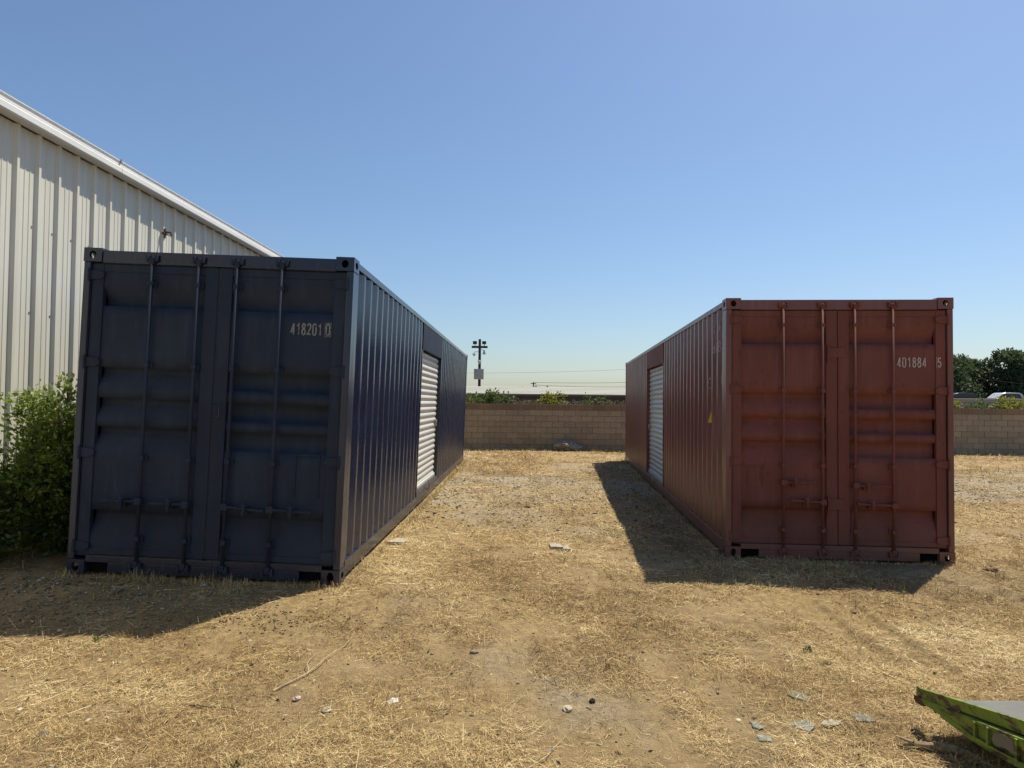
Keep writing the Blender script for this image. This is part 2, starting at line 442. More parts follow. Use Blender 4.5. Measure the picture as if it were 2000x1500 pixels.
def make_container(loc, rot, mat, dark, letm, slatm, door_sign, dy0, dy1, dz0, dz1, digits, handles, seed, label):
    root = empty('shipping_container', loc, rot)
    tag(root, label, 'shipping container')
    # four corner posts
    for sx in (-1, 1):
        for far in (0, 1):
            mb = MB(); xa, xb = sorted((sx*W/2, sx*(W/2-.062)))
            ya, yb = (0, .15) if not far else (L-.15, L)
            mb.box(xa, xb, ya, yb, .118, H-.118)
            mb.build('corner_post', mat, root, bevel=.008)
    for sx in (-1, 1):
        for far in (0, 1):
            for tz in (0, 1): casting(root, mat, sx, far, tz)
    # front header, sill with pockets, rear header and sill
    xi = W/2-.162
    MB().box(-xi, xi, .006, .10, H-.125, H-.012).build('front_header', mat, root, bevel=.006)
    s = MB(); s.box(-xi, xi, .004, .10, .095, .152); s.box(-xi+.20, xi-.20, .007, .10, .006, .0945); s.build('door_sill', mat, root, bevel=.004)
    for a_, b_ in ((-xi, -xi+.199), (xi-.199, xi)): MB().box(a_, b_, .05, .09, .01, .094).build('sill_pocket', M_void, root)
    MB().box(-xi, xi, L-.08, L-.004, H-.12, H-.012).build('rear_header', mat, root, bevel=.006)
    MB().box(-xi, xi, L-.08, L-.004, .006, .15).build('rear_sill', mat, root, bevel=.006)
    # long rails
    for sx in (-1, 1):
        xa, xb = sorted((sx*(W/2-.002), sx*(W/2-.062)))
        MB().box(xa, xb, .179, L-.179, H-.07, H-.008).build('top_rail', mat, root, bevel=.004)
        xa, xb = sorted((sx*(W/2-.002), sx*(W/2-.052)))
        b = MB().box(xa, xb, .179, L-.179, .028, .165)
        xa, xb = sorted((sx*(W/2-.052), sx*(W/2-.12)))
        b.box(xa, xb, .179, L-.179, .028, .036)
        b.build('bottom_rail', mat, root, bevel=.004)
    MB().box(-W/2+.06, W/2-.06, .16, L-.16, .12, .15).build('floor', dark, root)
    # roof: shallow cross corrugations
    pts = np.arange(.179, L-.179, .0665); zz = H-.02-.018*((np.arange(len(pts))//2) % 2)
    Vr = np.concatenate([np.stack([np.full(len(pts), -W/2+.05), pts, zz], 1), np.stack([np.full(len(pts), W/2-.05), pts, zz], 1)])
    n = len(pts); I = np.arange(n-1); Fr = np.stack([I, I+n, I+n+1, I+1], 1)
    obj_from_mesh('roof_panel', np_mesh('roof_panel', Vr, Fr, mat), root)
    # rear wall
    pts = np.linspace(-W/2+.06, W/2-.06, 37); dd = L-.03-.04*((np.arange(37)//2) % 2)
    Vr = np.concatenate([np.stack([pts, dd, np.full(37, .15)], 1), np.stack([pts, dd, np.full(37, H-.12)], 1)])
    I = np.arange(36); Fr = np.stack([I, I+1, I+38, I+37], 1)
    obj_from_mesh('rear_panel', np_mesh('rear_panel', Vr, Fr, mat), root)
    # side walls; the door side is cut in two by the roll-up door
    zt, zb = H-.071, .166
    for sx in (-1, 1):
        spans = [(.151, L-.151)] if sx != door_sign else [(.151, dy0-.05), (dy1+.05, L-.151)]
        for (a, b) in spans:
            dn = []
            if sx == door_sign and a < 1: dn = [(a+.22, 1.52, .10, .016), (a+.52, 1.47, .09, .02), (a+1.1, .5, .12, .01)]
            Vs, Fs = corrugated(sx, a, b, zb, zt, dn, seed+sx)
            obj_from_mesh('side_panel', np_mesh('side_panel', Vs, Fs, mat), root)
    # roll-up door in the side
    sx = door_sign
    MBh = MB(); xa, xb = sorted((sx*(W/2-.006), sx*(W/2-.05)))
    MBh.box(xa, xb, dy0-.05, dy1+.05, dz1, H-.0705); MBh.build('door_header', {M_navy: M_navy_glare, M_red: M_red_door}[mat], root, bevel=.003)
    for ya, yb in ((dy0-.05, dy0), (dy1, dy1+.05)):
        xa, xb = sorted((sx*(W/2-.012), sx*(W/2-.12)))
        MB().box(xa, xb, ya, yb, .166, dz1-.001).build('door_jamb', mat, root, bevel=.003)
    xa, xb = sorted((sx*(W/2-.010), sx*(W/2-.12)))
    if dz0 > .19: MB().box(xa, xb, dy0+.001, dy1-.001, .1655, dz0).build('door_threshold', mat, root, bevel=.003)
    rd = empty('roll_up_door', (0, 0, 0)); rd.parent = root
    ns = int(round((dz1-dz0)/.098)); ph = (dz1-dz0)/ns
    prof = []
    for k in range(9):
        t = k/8; prof.append((.022*math.sin(math.pi*min(1, max(0, (t-.08)/.84)))**.7, t*ph))
    ma = MB(); nprof = len(prof)
    for k in range(nprof-1):
        (d0, z0_), (d1, z1_) = prof[k], prof[k+1]
        x_0 = sx*(W/2-.085+d0); x_1 = sx*(W/2-.085+d1)
        ma.quad((x_0, dy0+.012, z0_), (x_0, dy1-.012, z0_), (x_1, dy1-.012, z1_), (x_1, dy0+.012, z1_))
    sm = ma.mesh('slat', slatm, True)
    for k in range(ns):
        o = obj_from_mesh('slat', sm, rd, (sx*random.uniform(-.002, .002), 0, dz0+k*ph))
    for ya, yb in ((dy0+.0005, dy0+.03), (dy1-.03, dy1-.0005)):
        xa, xb = sorted((sx*(W/2-.05), sx*(W/2-.105)))
        if ya > dy0+.1: MB().box(xa, xb, ya, yb, dz0+.001, dz1-.002).build('guide_rail', mat, rd)
    xa, xb = sorted((sx*(W/2-.045), sx*(W/2-.10)))
    MB().box(xa, xb, dy0+.015, dy1-.032, dz0+.002, dz0+.05).build('bottom_bar', slatm, rd, bevel=.003)
    yl = dy1-.25
    l = MB(); xa, xb = sorted((sx*(W/2-.03), sx*(W/2-.08))); l.box(xa, xb, yl, yl+.14, dz0+1.0, dz0+1.05); l.box(xa, xb, yl+.10, yl+.13, dz0+.93, dz0+1.0)
    l.build('latch', M_steel, rd, bevel=.003)
    l = MB(); xp = sx*(W/2+.005); l.tube([(xp, dy0+1.05, dz0+.06), (xp+sx*.03, dy0+1.05, dz0+.02), (xp+sx*.03, dy0+1.05, dz0-.07), (xp, dy0+1.05, dz0-.11)], .012, 6)
    l.build('pull_handle', M_steel, rd)
    # ---- doors at the front
    side_mat = mat; mat = {M_navy: M_navy_glare, M_red: M_red_door}[mat]
    TR = [(2.896-.51, 2.896-.33), (2.896-1.235, 2.896-1.055), (2.896-1.51, 2.896-1.33), (2.896-1.775, 2.896-1.59), (2.896-2.57, 2.896-2.34)]
    for sd in (-1, 1):
        leaf = empty('door', (0, 0, 0)); leaf.parent = root
        def mx(a, b): return sorted((sd*a, sd*b))
        # perimeter frame
        f = MB()
        a, b = mx(.006, .125); f.box(a, b, .022, .075, .160, H-.132)
        a, b = mx(1.045, 1.15); f.box(a, b, .022, .075, .160, H-.132)
        a, b = mx(.125, 1.045); f.box(a, b, .0245, .075, .160, .215); f.box(a, b, .0245, .075, H-.20, H-.132)
        f.build('door_frame', mat, leaf, bevel=.004)
        # pressed panel with horizontal troughs
        prof = [(.2151, .034)]
        for k_, (z0_, z1_) in enumerate(sorted(TR)):
            if k_ == 4: prof += [(z0_, .034), (z0_+.010, .104), (z0_+.062, .104), (z1_, .034)]          # top trough: step at its foot
            elif sd > 0 and k_ in (1, 2, 3): prof += [(z0_, .034), (z0_+.012, .096), (z1_-.012, .096), (z1_, .034)]
            else: prof += [(z0_, .034), (z1_-.064, .104), (z1_-.010, .104), (z1_, .034)]                 # step under the upper lip
        prof.append((H-.2001, .034))
        cols = np.linspace(sd*.1255, sd*1.0445, 14)
        zz = []; yy = []
        for k in range(len(prof)-1):
            nseg = 1 if abs(prof[k+1][1]-prof[k][1]) > .01 else max(1, int((prof[k+1][0]-prof[k][0])/.09))
            for q in range(nseg):
                t = q/nseg; zz.append(prof[k][0]+(prof[k+1][0]-prof[k][0])*t); yy.append(prof[k][1]+(prof[k+1][1]-prof[k][1])*t)
        zz.append(prof[-1][0]); yy.append(prof[-1][1])
        XX, ZZ = np.meshgrid(cols, zz); YY = np.tile(np.array(yy)[:, None], (1, len(cols)))
        YY = YY+(vn(XX*1.0+9, ZZ, .33, seed+3)-.5)*.0035
        n = len(cols); I = (np.arange(len(zz)-1)[:, None]*n+np.arange(n-1)[None]).ravel()
        Fp = np.stack([I, I+1, I+n+1, I+n], 1)
        if sd < 0: Fp = Fp[:, ::-1]
        obj_from_mesh('door_panel', np_mesh('door_panel', np.stack([XX.ravel(), YY.ravel(), ZZ.ravel()], 1), Fp, mat), leaf)
        # rubber gasket lines
        g = MB()
        a, b = mx(.0005, .0055); g.box(a, b, .026, .06, .158, H-.130)
        a, b = mx(1.151, 1.156); g.box(a, b, .010, .06, .158, H-.13)
        a, b = mx(.02, 1.14); g.box(a, b, .014, .05, .1525, .1575); g.box(a, b, .014, .05, H-.1305, H-.1265)
        g.build('gasket', dark, leaf)
        # lock rods with cams, brackets
        for rx in (sd*.175 if sd > 0 else sd*.172, sd*.58 if sd > 0 else sd*.595):
            r = MB(); r.tube([(rx, -.004, .06), (rx, -.004, H-.06)], .0155, 10); r.build('lock_rod', mat, leaf, smooth=True)
            for zc, dz in ((.075, 1), (H-.075, -1)):
                c = MB()
                c.box(rx-.045, rx+.045, -.020, .0035, zc-.012, zc+.012)
                c.box(rx-.052, rx-.030, -.028, .003, zc-.03, zc+.03); c.box(rx+.030, rx+.052, -.028, .003, zc-.026, zc+.034)
                c.box(rx-.024, rx+.024, -.030, .0, zc+dz*.03-.018, zc+dz*.03+.018)
                c.build('cam_keeper', mat, leaf, bevel=.003)
            for zc in (.32, H-1.86, H-1.03, H-.30):
                c = MB()
                c.box(rx-.040, rx+.040, .012, .033, zc-.028, zc+.028); c.box(rx-.023, rx+.023, -.026, .012, zc-.02, zc+.02)
                c.build('rod_bracket', mat, leaf, bevel=.003)
        # hinges
        for zc in (H-.235, H-1.02, H-1.83, .235):
            h = MB(); a, b = mx(1.03, 1.165); pl = [(1.165, zc-.045), (1.165, zc+.045), (1.06, zc+.036), (1.035, zc+.015), (1.035, zc-.015), (1.06, zc-.036)]
            h.prism([(sd*p[0], p[1]) for p in pl], lambda p: (p[0], .006, p[1]), lambda p: (p[0], .0215, p[1]))
            h.tube([(sd*1.167, .0, zc-.06), (sd*1.167, .0, zc+.06)], .013, 8)
            h.build('hinge', mat, leaf, bevel=.002)
        # handles
        for (rx, dr, z_, hub, ln, tilt) in handles[sd]:
            h = MB(); p0 = Vector((rx, -.03, z_)); p1 = p0+Vector((dr*ln, -.012, tilt))
            h.box(rx-.03, rx+.03, -.042, .006, z_-.03, z_+.03)
            d = (p1-p0)
            h.tube([p0+d*.08, p0+d*.5, p1], [.014, .012, .015], 6)
            h.build('lock_handle', mat, leaf, bevel=.002)
            c = MB(); q = p0+d*hub
            c.box(q.x-.03, q.x+.03, -.030, .033, q.z-.05, q.z+.012)
            c.tube([(q.x, -.046, q.z+.055), (q.x+.004, -.056, q.z+.01), (q.x, -.046, q.z-.07)], [.013, .019, .010], 6)
            c.tube([(q.x-.03, -.05, q.z+.03), (q.x+.03, -.05, q.z+.03)], .01, 6)
            c.build('handle_catch', mat, leaf, bevel=.002)
        if sd == 1:
            yd = .0305
            for ch, x_, z_, w_, h_ in digits:
                th = .0125 if ch not in '#L' else .004
                yb_ = .0195 if x_ > 1.0 else yd-.002
                glyph(ch, x_, z_, w_, h_, th, lambda p, o, yy_=yb_: (p.x, yy_-o, p.y)).build('digit', letm, leaf)
    return root

hl = {-1: [(-.595, -1, .655, .46, .31, -.006), (-.172, -1, .645, .46, .31, -.004)],
      1: [(.175, 1, .640, .5, .36, -.022), (.58, 1, .632, .5, .38, -.010)]}
dg = []
for k, ch in enumerate('418201'): dg.append((ch, .672+k*.0485, 2.195, .034, .100))
dg += [('0', .986, 2.197, .036, .098), ('#', .986, 2.197, .036, .098)]
left_c = make_container((-2.727, 5.875, EYE-1.595), (R(-.12), R(1.77), R(-.93)), M_navy, M_navy_dark, M_let_navy, M_galv, 1,
               4.30, 6.62, .235, 2.43, dg, hl, 31, 'dark navy shipping container numbered 418201 0 beside the metal shed')
hr = {-1: [(-.595, 1, .845, .35, .34, .0), (-.172, -1, .635, .5, .36, .012)],
      1: [(.175, 1, .825, .32, .36, -.004), (.58, -1, .612, .6, .40, .012)]}
dg = []
for k, ch in enumerate('401884'): dg.append((ch, .642+k*.0535, 2.136, .037, .104))
dg += [('5', 1.064, 2.136, .036, .104), ('L', 1.052, 2.136, .03, .104)]
right_c = make_container((3.623, 7.309, EYE-1.717), (R(-.10), 0, R(-4.53)), M_red, M_red_dark, M_let_red, M_galv_shade, -1,
               4.86, 7.20, .20, 2.46, dg, hr, 57, 'oxide red shipping container numbered 401884 5 standing in the sun')
# details of the red container: security plates at the door seam, side lettering, warning triangle
for z0_, z1_ in ((2.235, 2.345), (.55, .668)):
    b = MB().box(-.098, .072, .004, .0182, z0_, z1_); b.box(-.118, -.0985, -.006, .0215, z0_-.06, z1_+.03)
    b.build('security_plate', M_red_door, right_c, bevel=.003)
MB().tube([(.035, -.004, 1.43), (.035, -.028, 1.435), (.085, -.028, 1.435), (.085, -.028, 1.545), (.035, -.028, 1.545), (.035, -.004, 1.55)], .0065, 6).build('pull_loop', M_navy, left_c)
for cont, mt, x0_, x1_, z0_, z1_ in ((left_c, M_navy_glare, .77, .99, .74, 1.12), (right_c, M_red_door, -.98, -.81, .78, 1.02)):
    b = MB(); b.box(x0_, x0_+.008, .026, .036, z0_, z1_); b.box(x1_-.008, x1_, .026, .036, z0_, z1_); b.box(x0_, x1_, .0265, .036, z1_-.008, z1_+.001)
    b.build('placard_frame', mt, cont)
def on_side(k, t, z, o=0.0):
    """point on the k-th wave of the red container's left side: t 0..1 inner flat, 1..2 the slope that faces the front"""
    y0 = .151+.278*k+.140
    if t <= 1: return (-(W/2-.044)-.0045-o, y0+.070*t, z)
    u = t-1
    return (-(W/2-.044+.036*u)-.0055-o, y0+.070+.068*u-.002, z)
def side_glyph(ch, k, t0, z_, h_, th, w_=.72):
    # left in the picture is deeper along the container, so the glyph runs backwards
    return glyph(ch, 0, 0, w_*.068, h_, th, lambda p, o: on_side(k, t0-p.x/.068, z_+p.y, o)).build('side_letter', M_let_side, right_c)
side_glyph('8', 0, 1.90, 2.33, .125, .014); side_glyph('4', 1, 1.95, 2.31, .125, .014); side_glyph('I', 1, 1.35, 2.33, .125, .014, .5)
side_glyph('I', 0, 1.75, 2.58, .11, .014, .5); side_glyph('I', 1, 1.75, 2.56, .11, .014, .5)
side_glyph('C', 2, 1.80, 1.90, .13, .014); side_glyph('C', 0, 1.2, 1.93, .12, .010)
b = MB(); b.f = [(0, 1, 2), (1, 3, 2)]
zt = lambda t: 1.47+.165*(2-t)/1.1
b.v = [on_side(2, 1.96, 1.47), on_side(2, 1.0, 1.47), on_side(2, 1.0, zt(1.0)), on_side(2, .62, 1.47), on_side(2, .62, zt(.7))]
b.f = [(0, 1, 2), (1, 3, 4, 2)]
b.build('warning_triangle', M_yellow, right_c)

# ------------------------------------------------------------------ metal shed on the left
SH_X0, SH_S = -5.4, .0271       # wall plane x = SH_X0 + SH_S*y
shed = empty('metal_shed', (SH_X0, 0, 0), (0, 0, -math.atan(SH_S)))
tag(shed, 'long cream metal shed with vertical ribbed cladding and white gutter', 'shed')
def mat_cream():
    t = NT('cream_cladding'); co = t.coords(); st = t.coords((1, 7, .4))
    n = t.noise(st, 1.6, 5, .6); b = t.noise(co, .7, 4, .6)
    c = t.mix(t.ramp(n, [(.35, 0), (.75, 1)]), (.64, .625, .54), (.55, .535, .455))
    c = t.mix(t.math('MULTIPLY', t.ramp(b, [(.4, 0), (.75, 1)]), .4), c, (.50, .48, .40))
    sep = t.n('ShaderNodeSeparateXYZ'); t.l(co, sep.inputs[0])
    # rust run below the bracket
    dy = t.math('ABSOLUTE', t.math('SUBTRACT', t.math('ADD', sep.outputs[1], t.math('MULTIPLY', t.noise(co, 9, 3), .04)), 9.60))
    m1 = t.ramp(dy, [(.025, 1), (.065, 0)])
    m2 = t.ramp(t.math('MULTIPLY', sep.outputs[2], .2), [(.70, .0), (.79, 1), (.825, 1), (.83, 0)])
    c = t.mix(t.math('MULTIPLY', t.math('MULTIPLY', m1, m2), .7), c, (.25, .13, .06))
    lo = t.ramp(t.math('ADD', sep.outputs[2], t.math('MULTIPLY', n, .6)), [(.3, 1), (1.1, 0)])
    c = t.mix(t.math('MULTIPLY', lo, .4), c, (.26, .21, .13))
    return t.bsdf(c, .5, .35, 0, t.noise(co, 3, 3), .12, .01)
M_cream = mat_cream()
M_white = mat_paint('white_trim', (.70, .70, .67), var=.05, rough=.45, spec=.4, dust_amt=.05, fade=(.60, .59, .55), fade_amt=.3)
P_ = .305; SW = 3*P_
prof = []
for k in range(3):
    y_ = k*P_
    prof += [(y_+.0, 0), (y_+.055, 0), (y_+.062, .005), (y_+.072, .005), (y_+.079, 0), (y_+.128, 0), (y_+.135, .005), (y_+.145, .005), (y_+.152, 0), (y_+.205, 0), (y_+.228, .033), (y_+.262, .033), (y_+.285, 0)]
prof.append((SW, 0))
mb = MB(); ZS = [-.15, 1.2, 2.4, 3.6, 4.565]
for i in range(len(prof)-1):
    for k in range(len(ZS)-1):
        (a, da), (b, db) = prof[i], prof[i+1]
        mb.quad((da, a, ZS[k]), (db, b, ZS[k]), (db, b, ZS[k+1]), (da, a, ZS[k+1]))
wall_me = mb.mesh('wall_sheet', M_cream)
SH_Y0 = -5.0; NSH = 27
for k in range(NSH):
    obj_from_mesh('wall_sheet', wall_me, shed, (random.uniform(-.0015, .0015), SH_Y0+k*SW, 0))
SH_Y1 = SH_Y0+NSH*SW
# screws in rows
mb = MB()
for k in range(NSH*3):
    yy = SH_Y0+k*P_+.185
    for zz in (1.55, 2.62, 3.55):
        if random.random() < .8: mb.box(.0, .008, yy-.008, yy+.008, zz-.008, zz+.008)
scr = mb.build('wall_screws', M_steel, shed); scr['kind'] = 'stuff'
# gutter in lengths, drip edge, soffit, roof
yj = [SH_Y0-.1, 1.6, 8.35, 14.4, SH_Y1+.1]
for a, b in zip(yj[:-1], yj[1:]):
    g = MB()
    pr = [(.034, 4.5655), (.160, 4.5655), (.173, 4.580), (.173, 4.640), (.166, 4.652), (.155, 4.655), (.155, 4.648), (.034, 4.648)]
    g.prism(pr, lambda p: (p[0], a+.004, p[1]), lambda p: (p[0], b-.004, p[1]))
    g.build('gutter', M_white, shed)
    g = MB(); pr = [(-.02, 4.672), (.140, 4.672), (.140, 4.722), (.152, 4.728), (.152, 4.738), (-.02, 4.762)]
    g.prism(pr, lambda p: (p[0], a+.002, p[1]), lambda p: (p[0], b-.002, p[1]))
    g.build('eave_trim', M_white, shed)
MB().box(-.02, .115, SH_Y0-.09, SH_Y1+.09, 4.6495, 4.6715).build('gutter_gap_shade', M_void, shed)  # black bar painting in the shadow between gutter and eave trim
MB().box(.12, .163, 8.342, 8.358, 4.70, 4.752).build('gutter_joint', M_steel, shed)
mb = MB(); mb.quad((-.021, SH_Y0-.1, 4.755), (-.021, SH_Y1+.1, 4.755), (-9, SH_Y1+.1, 6.1), (-9, SH_Y0-.1, 6.1))
mb.quad((-9, SH_Y0-.1, 6.1), (-9, SH_Y1+.1, 6.1), (-18, SH_Y1+.1, 4.755), (-18, SH_Y0-.1, 4.755)); mb.build('roof', M_white, shed)
for yy in (SH_Y0+.02, SH_Y1-.02):
    mb = MB(); mb.prism([(-.03, -.15), (-17.9, -.15), (-17.9, 4.6), (-9, 5.98), (-.03, 4.6)], lambda p: (p[0], yy-.015, p[1]), lambda p: (p[0], yy+.015, p[1])); mb.build('end_wall', M_cream, shed)
MB().box(-17.95, -17.90, SH_Y0, SH_Y1, -.15, 4.6).build('back_wall', M_cream, shed)
M_rust = mat_simple('rusty_iron', (.10, .052, .030), .85, .2, 0, .5, 14, .5)
mb = MB(); mb.box(.0, .05, 9.575, 9.60, 4.05, 4.19); mb.tube([(.05, 9.588, 4.14), (.13, 9.588, 4.13), (.14, 9.588, 4.08)], .014, 6); mb.box(.02, .06, 9.54, 9.63, 4.10, 4.125)
mb.build('wall_bracket', M_rust, shed)

# ------------------------------------------------------------------ block wall at the back
wall = empty('block_wall', (0, 23.3, 0), (0, 0, 0))
tag(wall, 'low tan concrete block wall closing the yard behind the containers', 'wall')
def mat_block(name, base, sc_=1.0):
    t = NT(name); oi = t.n('ShaderNodeObjectInfo'); co = t.coords()
    v = t.ramp(oi.outputs['Random'], [(0, .86), (1, 1.1)])
    c = t.mix(1.0, base, v, 'MULTIPLY')
    n = t.noise(t.coords((1, 1, 1)), 16, 6, .7)
    c = t.mix(t.math('MULTIPLY', t.ramp(n, [(.4, 0), (.7, 1)]), .45), c, [x*.62 for x in base])
    geo = t.n('ShaderNodeNewGeometry'); st = t.noise(geo.outputs['Position'], .55, 5, .62); st2 = t.noise(geo.outputs['Position'], 2.6, 5, .65)
    c = t.mix(t.math('MULTIPLY', t.ramp(st, [(.42, 0), (.70, 1)]), .5), c, [base[0]*.66, base[1]*.66, base[2]*.70])
    c = t.mix(t.math('MULTIPLY', t.ramp(st2, [(.52, 0), (.70, 1)]), .35), c, [base[0]*1.25, base[1]*1.22, base[2]*1.2])
    return t.bsdf(c, .95, .1, 0, t.noise(co, 70, 5, .7), .5, .006)
M_block = mat_block('tan_block', (.36, .29, .20)); M_cap = mat_block('cap_block', (.29, .205, .135)); M_mortar = mat_simple('mortar', (.22, .18, .13), .95, .05)
bw, bh = .4064, .2032; g_ = .0065
bm = MB().box(g_, bw-g_, -.016, .19, g_, bh-g_)
block_me = bm.mesh('block', M_block)
bm = MB()
for k in range(8):      # fluted cap block
    x0 = g_+k*(bw-2*g_)/8; x1 = g_+(k+1)*(bw-2*g_)/8
    bm.prism([(x0, .0), (x0+.008, -.020), (x1-.008, -.020), (x1, .0), (x1, .19), (x0, .19)], lambda p: (p[0], p[1], 0.003), lambda p: (p[0], p[1], bh))
cap_me = bm.mesh('cap_block', M_cap)
ROWS = 8; ZB = -.012
WX0, WX1 = -14.0, 27.0
far = MB(); farcap = MB()
def keep(x): return -2.6 < x < 5.3 or 14.4 < x < 19.8
for r_ in range(ROWS):
    x = WX0 - (bw/2 if r_ % 2 else 0)
    while x < WX1:
        z_ = ZB+r_*bh
        if keep(x):
            obj_from_mesh('cap_block' if r_ == ROWS-1 else 'block', cap_me if r_ == ROWS-1 else block_me, wall, (x, random.uniform(-.004, .004), z_))
        else:
            (farcap if r_ == ROWS-1 else far).box(x+g_, x+bw-g_, -.012, .19, z_+g_, z_+bh-g_)
        x += bw
o = far.build('distant_blocks', M_block, wall); o['kind'] = 'stuff'
o = farcap.build('distant_cap_blocks', M_cap, wall); o['kind'] = 'stuff'
MB().box(WX0-.1, WX1, -.002, .18, -.1, ZB+ROWS*bh-.01).build('mortar_core', M_mortar, wall)

# ------------------------------------------------------------------ vegetation builders
def leaves_mesh(name, P, D, size, mat, rnd, fold=.25):
    """diamond leaves at P pointing along D; returns a mesh with a per-face rnd"""
    n = len(P); D = D/np.linalg.norm(D, axis=1, keepdims=True)
    u = RNG.normal(size=(n, 3)); u -= D*(u*D).sum(1, keepdims=True); u /= np.linalg.norm(u, axis=1, keepdims=True)
    nn = np.cross(D, u); s = size[:, None]
    a = P; tip = P+D*s; mid = P+D*s*.45+nn*s*fold*.3
    l = mid+u*s*.27; r = mid-u*s*.27; l = l-nn*s*fold*.25; r = r-nn*s*fold*.25
    V = np.stack([a, l, tip, r], 1).reshape(-1, 3)
    i = np.arange(n)*4
    F = np.concatenate([np.stack([i, i+2, i+1], 1), np.stack([i, i+3, i+2], 1)])
    return np_mesh(name, V, F, mat, np.concatenate([rnd, rnd]))

G_dark = [(.0, (.045, .080, .018)), (.5, (.10, .165, .032)), (.85, (.19, .25, .05)), (1, (.32, .33, .07))]
M_leaf = mat_attr('bush_leaf', G_dark, .42, .45, (.28, .36, .05), .45)
M_leaf_y = mat_attr('yellow_green_leaf', [(0, (.06, .09, .015)), (.5, (.14, .17, .025)), (1, (.30, .28, .03))], .5, .4, (.35, .35, .03), .3)
M_leaf_g = mat_attr('green_leaf', [(0, (.03, .055, .015)), (.5, (.06, .10, .03)), (1, (.10, .14, .04))], .5, .35, (.15, .22, .04), .3)
M_leaf_dry = mat_attr('dry_leaf', [(0, (.06, .05, .035)), (.5, (.15, .125, .085)), (1, (.25, .21, .14))], .9, .2, (.2, .17, .1))
M_leaf_t = mat_attr('tree_leaf', [(0, (.040, .062, .038)), (.6, (.07, .10, .055)), (1, (.11, .145, .075))], .6, .3, (.12, .17, .05), .25)
M_bark = mat_simple('bark', (.10, .075, .05), .9, .1, 0, .4, 12, .6)

def shrub(name, base, h, spread, n_stem, n_leaf, leaf, mat, label, group, lean=(0, 0), zlow=.05, rough=.25, clip=None, leafy=False):
    root = empty(name, base)
    tag(root, label, 'shrub', group)
    mb = MB(); tips = []
    for s in range(n_stem):
        a = random.uniform(0, 2*math.pi); r0 = random.uniform(0, .18)*spread
        p = Vector((math.cos(a)*r0, math.sin(a)*r0, -.03)); hh = h*random.uniform(.55, 1.0)
        tgt = Vector((math.cos(a)*spread*random.uniform(.2, 1)+lean[0]*hh, math.sin(a)*spread*random.uniform(.2, 1)+lean[1]*hh, hh))
        pts = []
        for k in range(7):
            t = k/6; q = p.lerp(tgt, t); q += Vector((random.gauss(0, 1), random.gauss(0, 1), 0))*.03*h*t
            q.z = p.z+(tgt.z-p.z)*(t**.8); pts.append(q)
        mb.tube(pts, [max(.002, .012*h*(1-k/6.5)) for k in range(7)], 5)
        for k in range(1 if leafy else 2, 7):
            nb = 5 if leafy else 4
            for b in range(nb):
                d = Vector((random.gauss(0, 1), random.gauss(0, 1), random.gauss(.35, .7))).normalized()
                e = pts[k]+d*h*rough*random.uniform(.35, 1)*(1.15-.09*k)
                if e.z < .02: e.z = .02+random.random()*.1
                mb.tube([pts[k], pts[k].lerp(e, .5)+Vector((0, 0, .02*h)), e], [.0035*h, .0025*h, .0015*h], 4, False)
                tips.append((pts[k], e))
    mb.build('stems', M_bark, root)
    idx = RNG.integers(0, len(tips), n_leaf); t = RNG.random(n_leaf)**.6
    A = np.array([tuple(x[0]) for x in tips])[idx]; B = np.array([tuple(x[1]) for x in tips])[idx]
    P = A+(B-A)*t[:, None]+RNG.normal(size=(n_leaf, 3))*.028*h
    lowm = P[:, 2] < zlow; P[lowm, 2] = zlow+RNG.random(lowm.sum())*.25*h*.3
    if clip is not None:
        k_ = clip(P[:, 0]+base[0], P[:, 1]+base[1]); P = P[k_]; B = B[k_]; A = A[k_]; n_leaf = len(P)
    D = (B-A)+RNG.normal(size=(n_leaf, 3))*.25*h*rough*1.2; D[:, 2] += .02
    sz = leaf*RNG.uniform(.4, 1.4, n_leaf)
    obj_from_mesh('foliage', leaves_mesh('foliage', P, D, sz, mat, RNG.random(n_leaf)), root)
    return root

clipL = lambda x, y: (x > SH_X0+SH_S*y+.05) & ((x < -3.97) | (y < 5.8))
gz = lambda x, y: float(terrain(x, y))
for nm, x, y, h, s, ns, nl, lb in (('leafy_shrub', -4.55, 6.75, 1.58, .66, 30, 25000, 'tall green leafy shrub squeezed between navy container and metal shed'),
                                   ('leafy_shrub', -4.95, 7.5, 1.45, .55, 16, 9000, 'green shrub farther back in the gap beside the shed wall'),
                                   ('leafy_shrub', -5.0, 6.2, 1.05, .55, 22, 14000, 'low green shrub at the left edge against the shed wall')):
    shrub(nm, (x, y, gz(x, y)), h, s, ns, nl, .052, M_leaf, lb, 'shrubs beside the shed', clip=clipL, leafy=True)

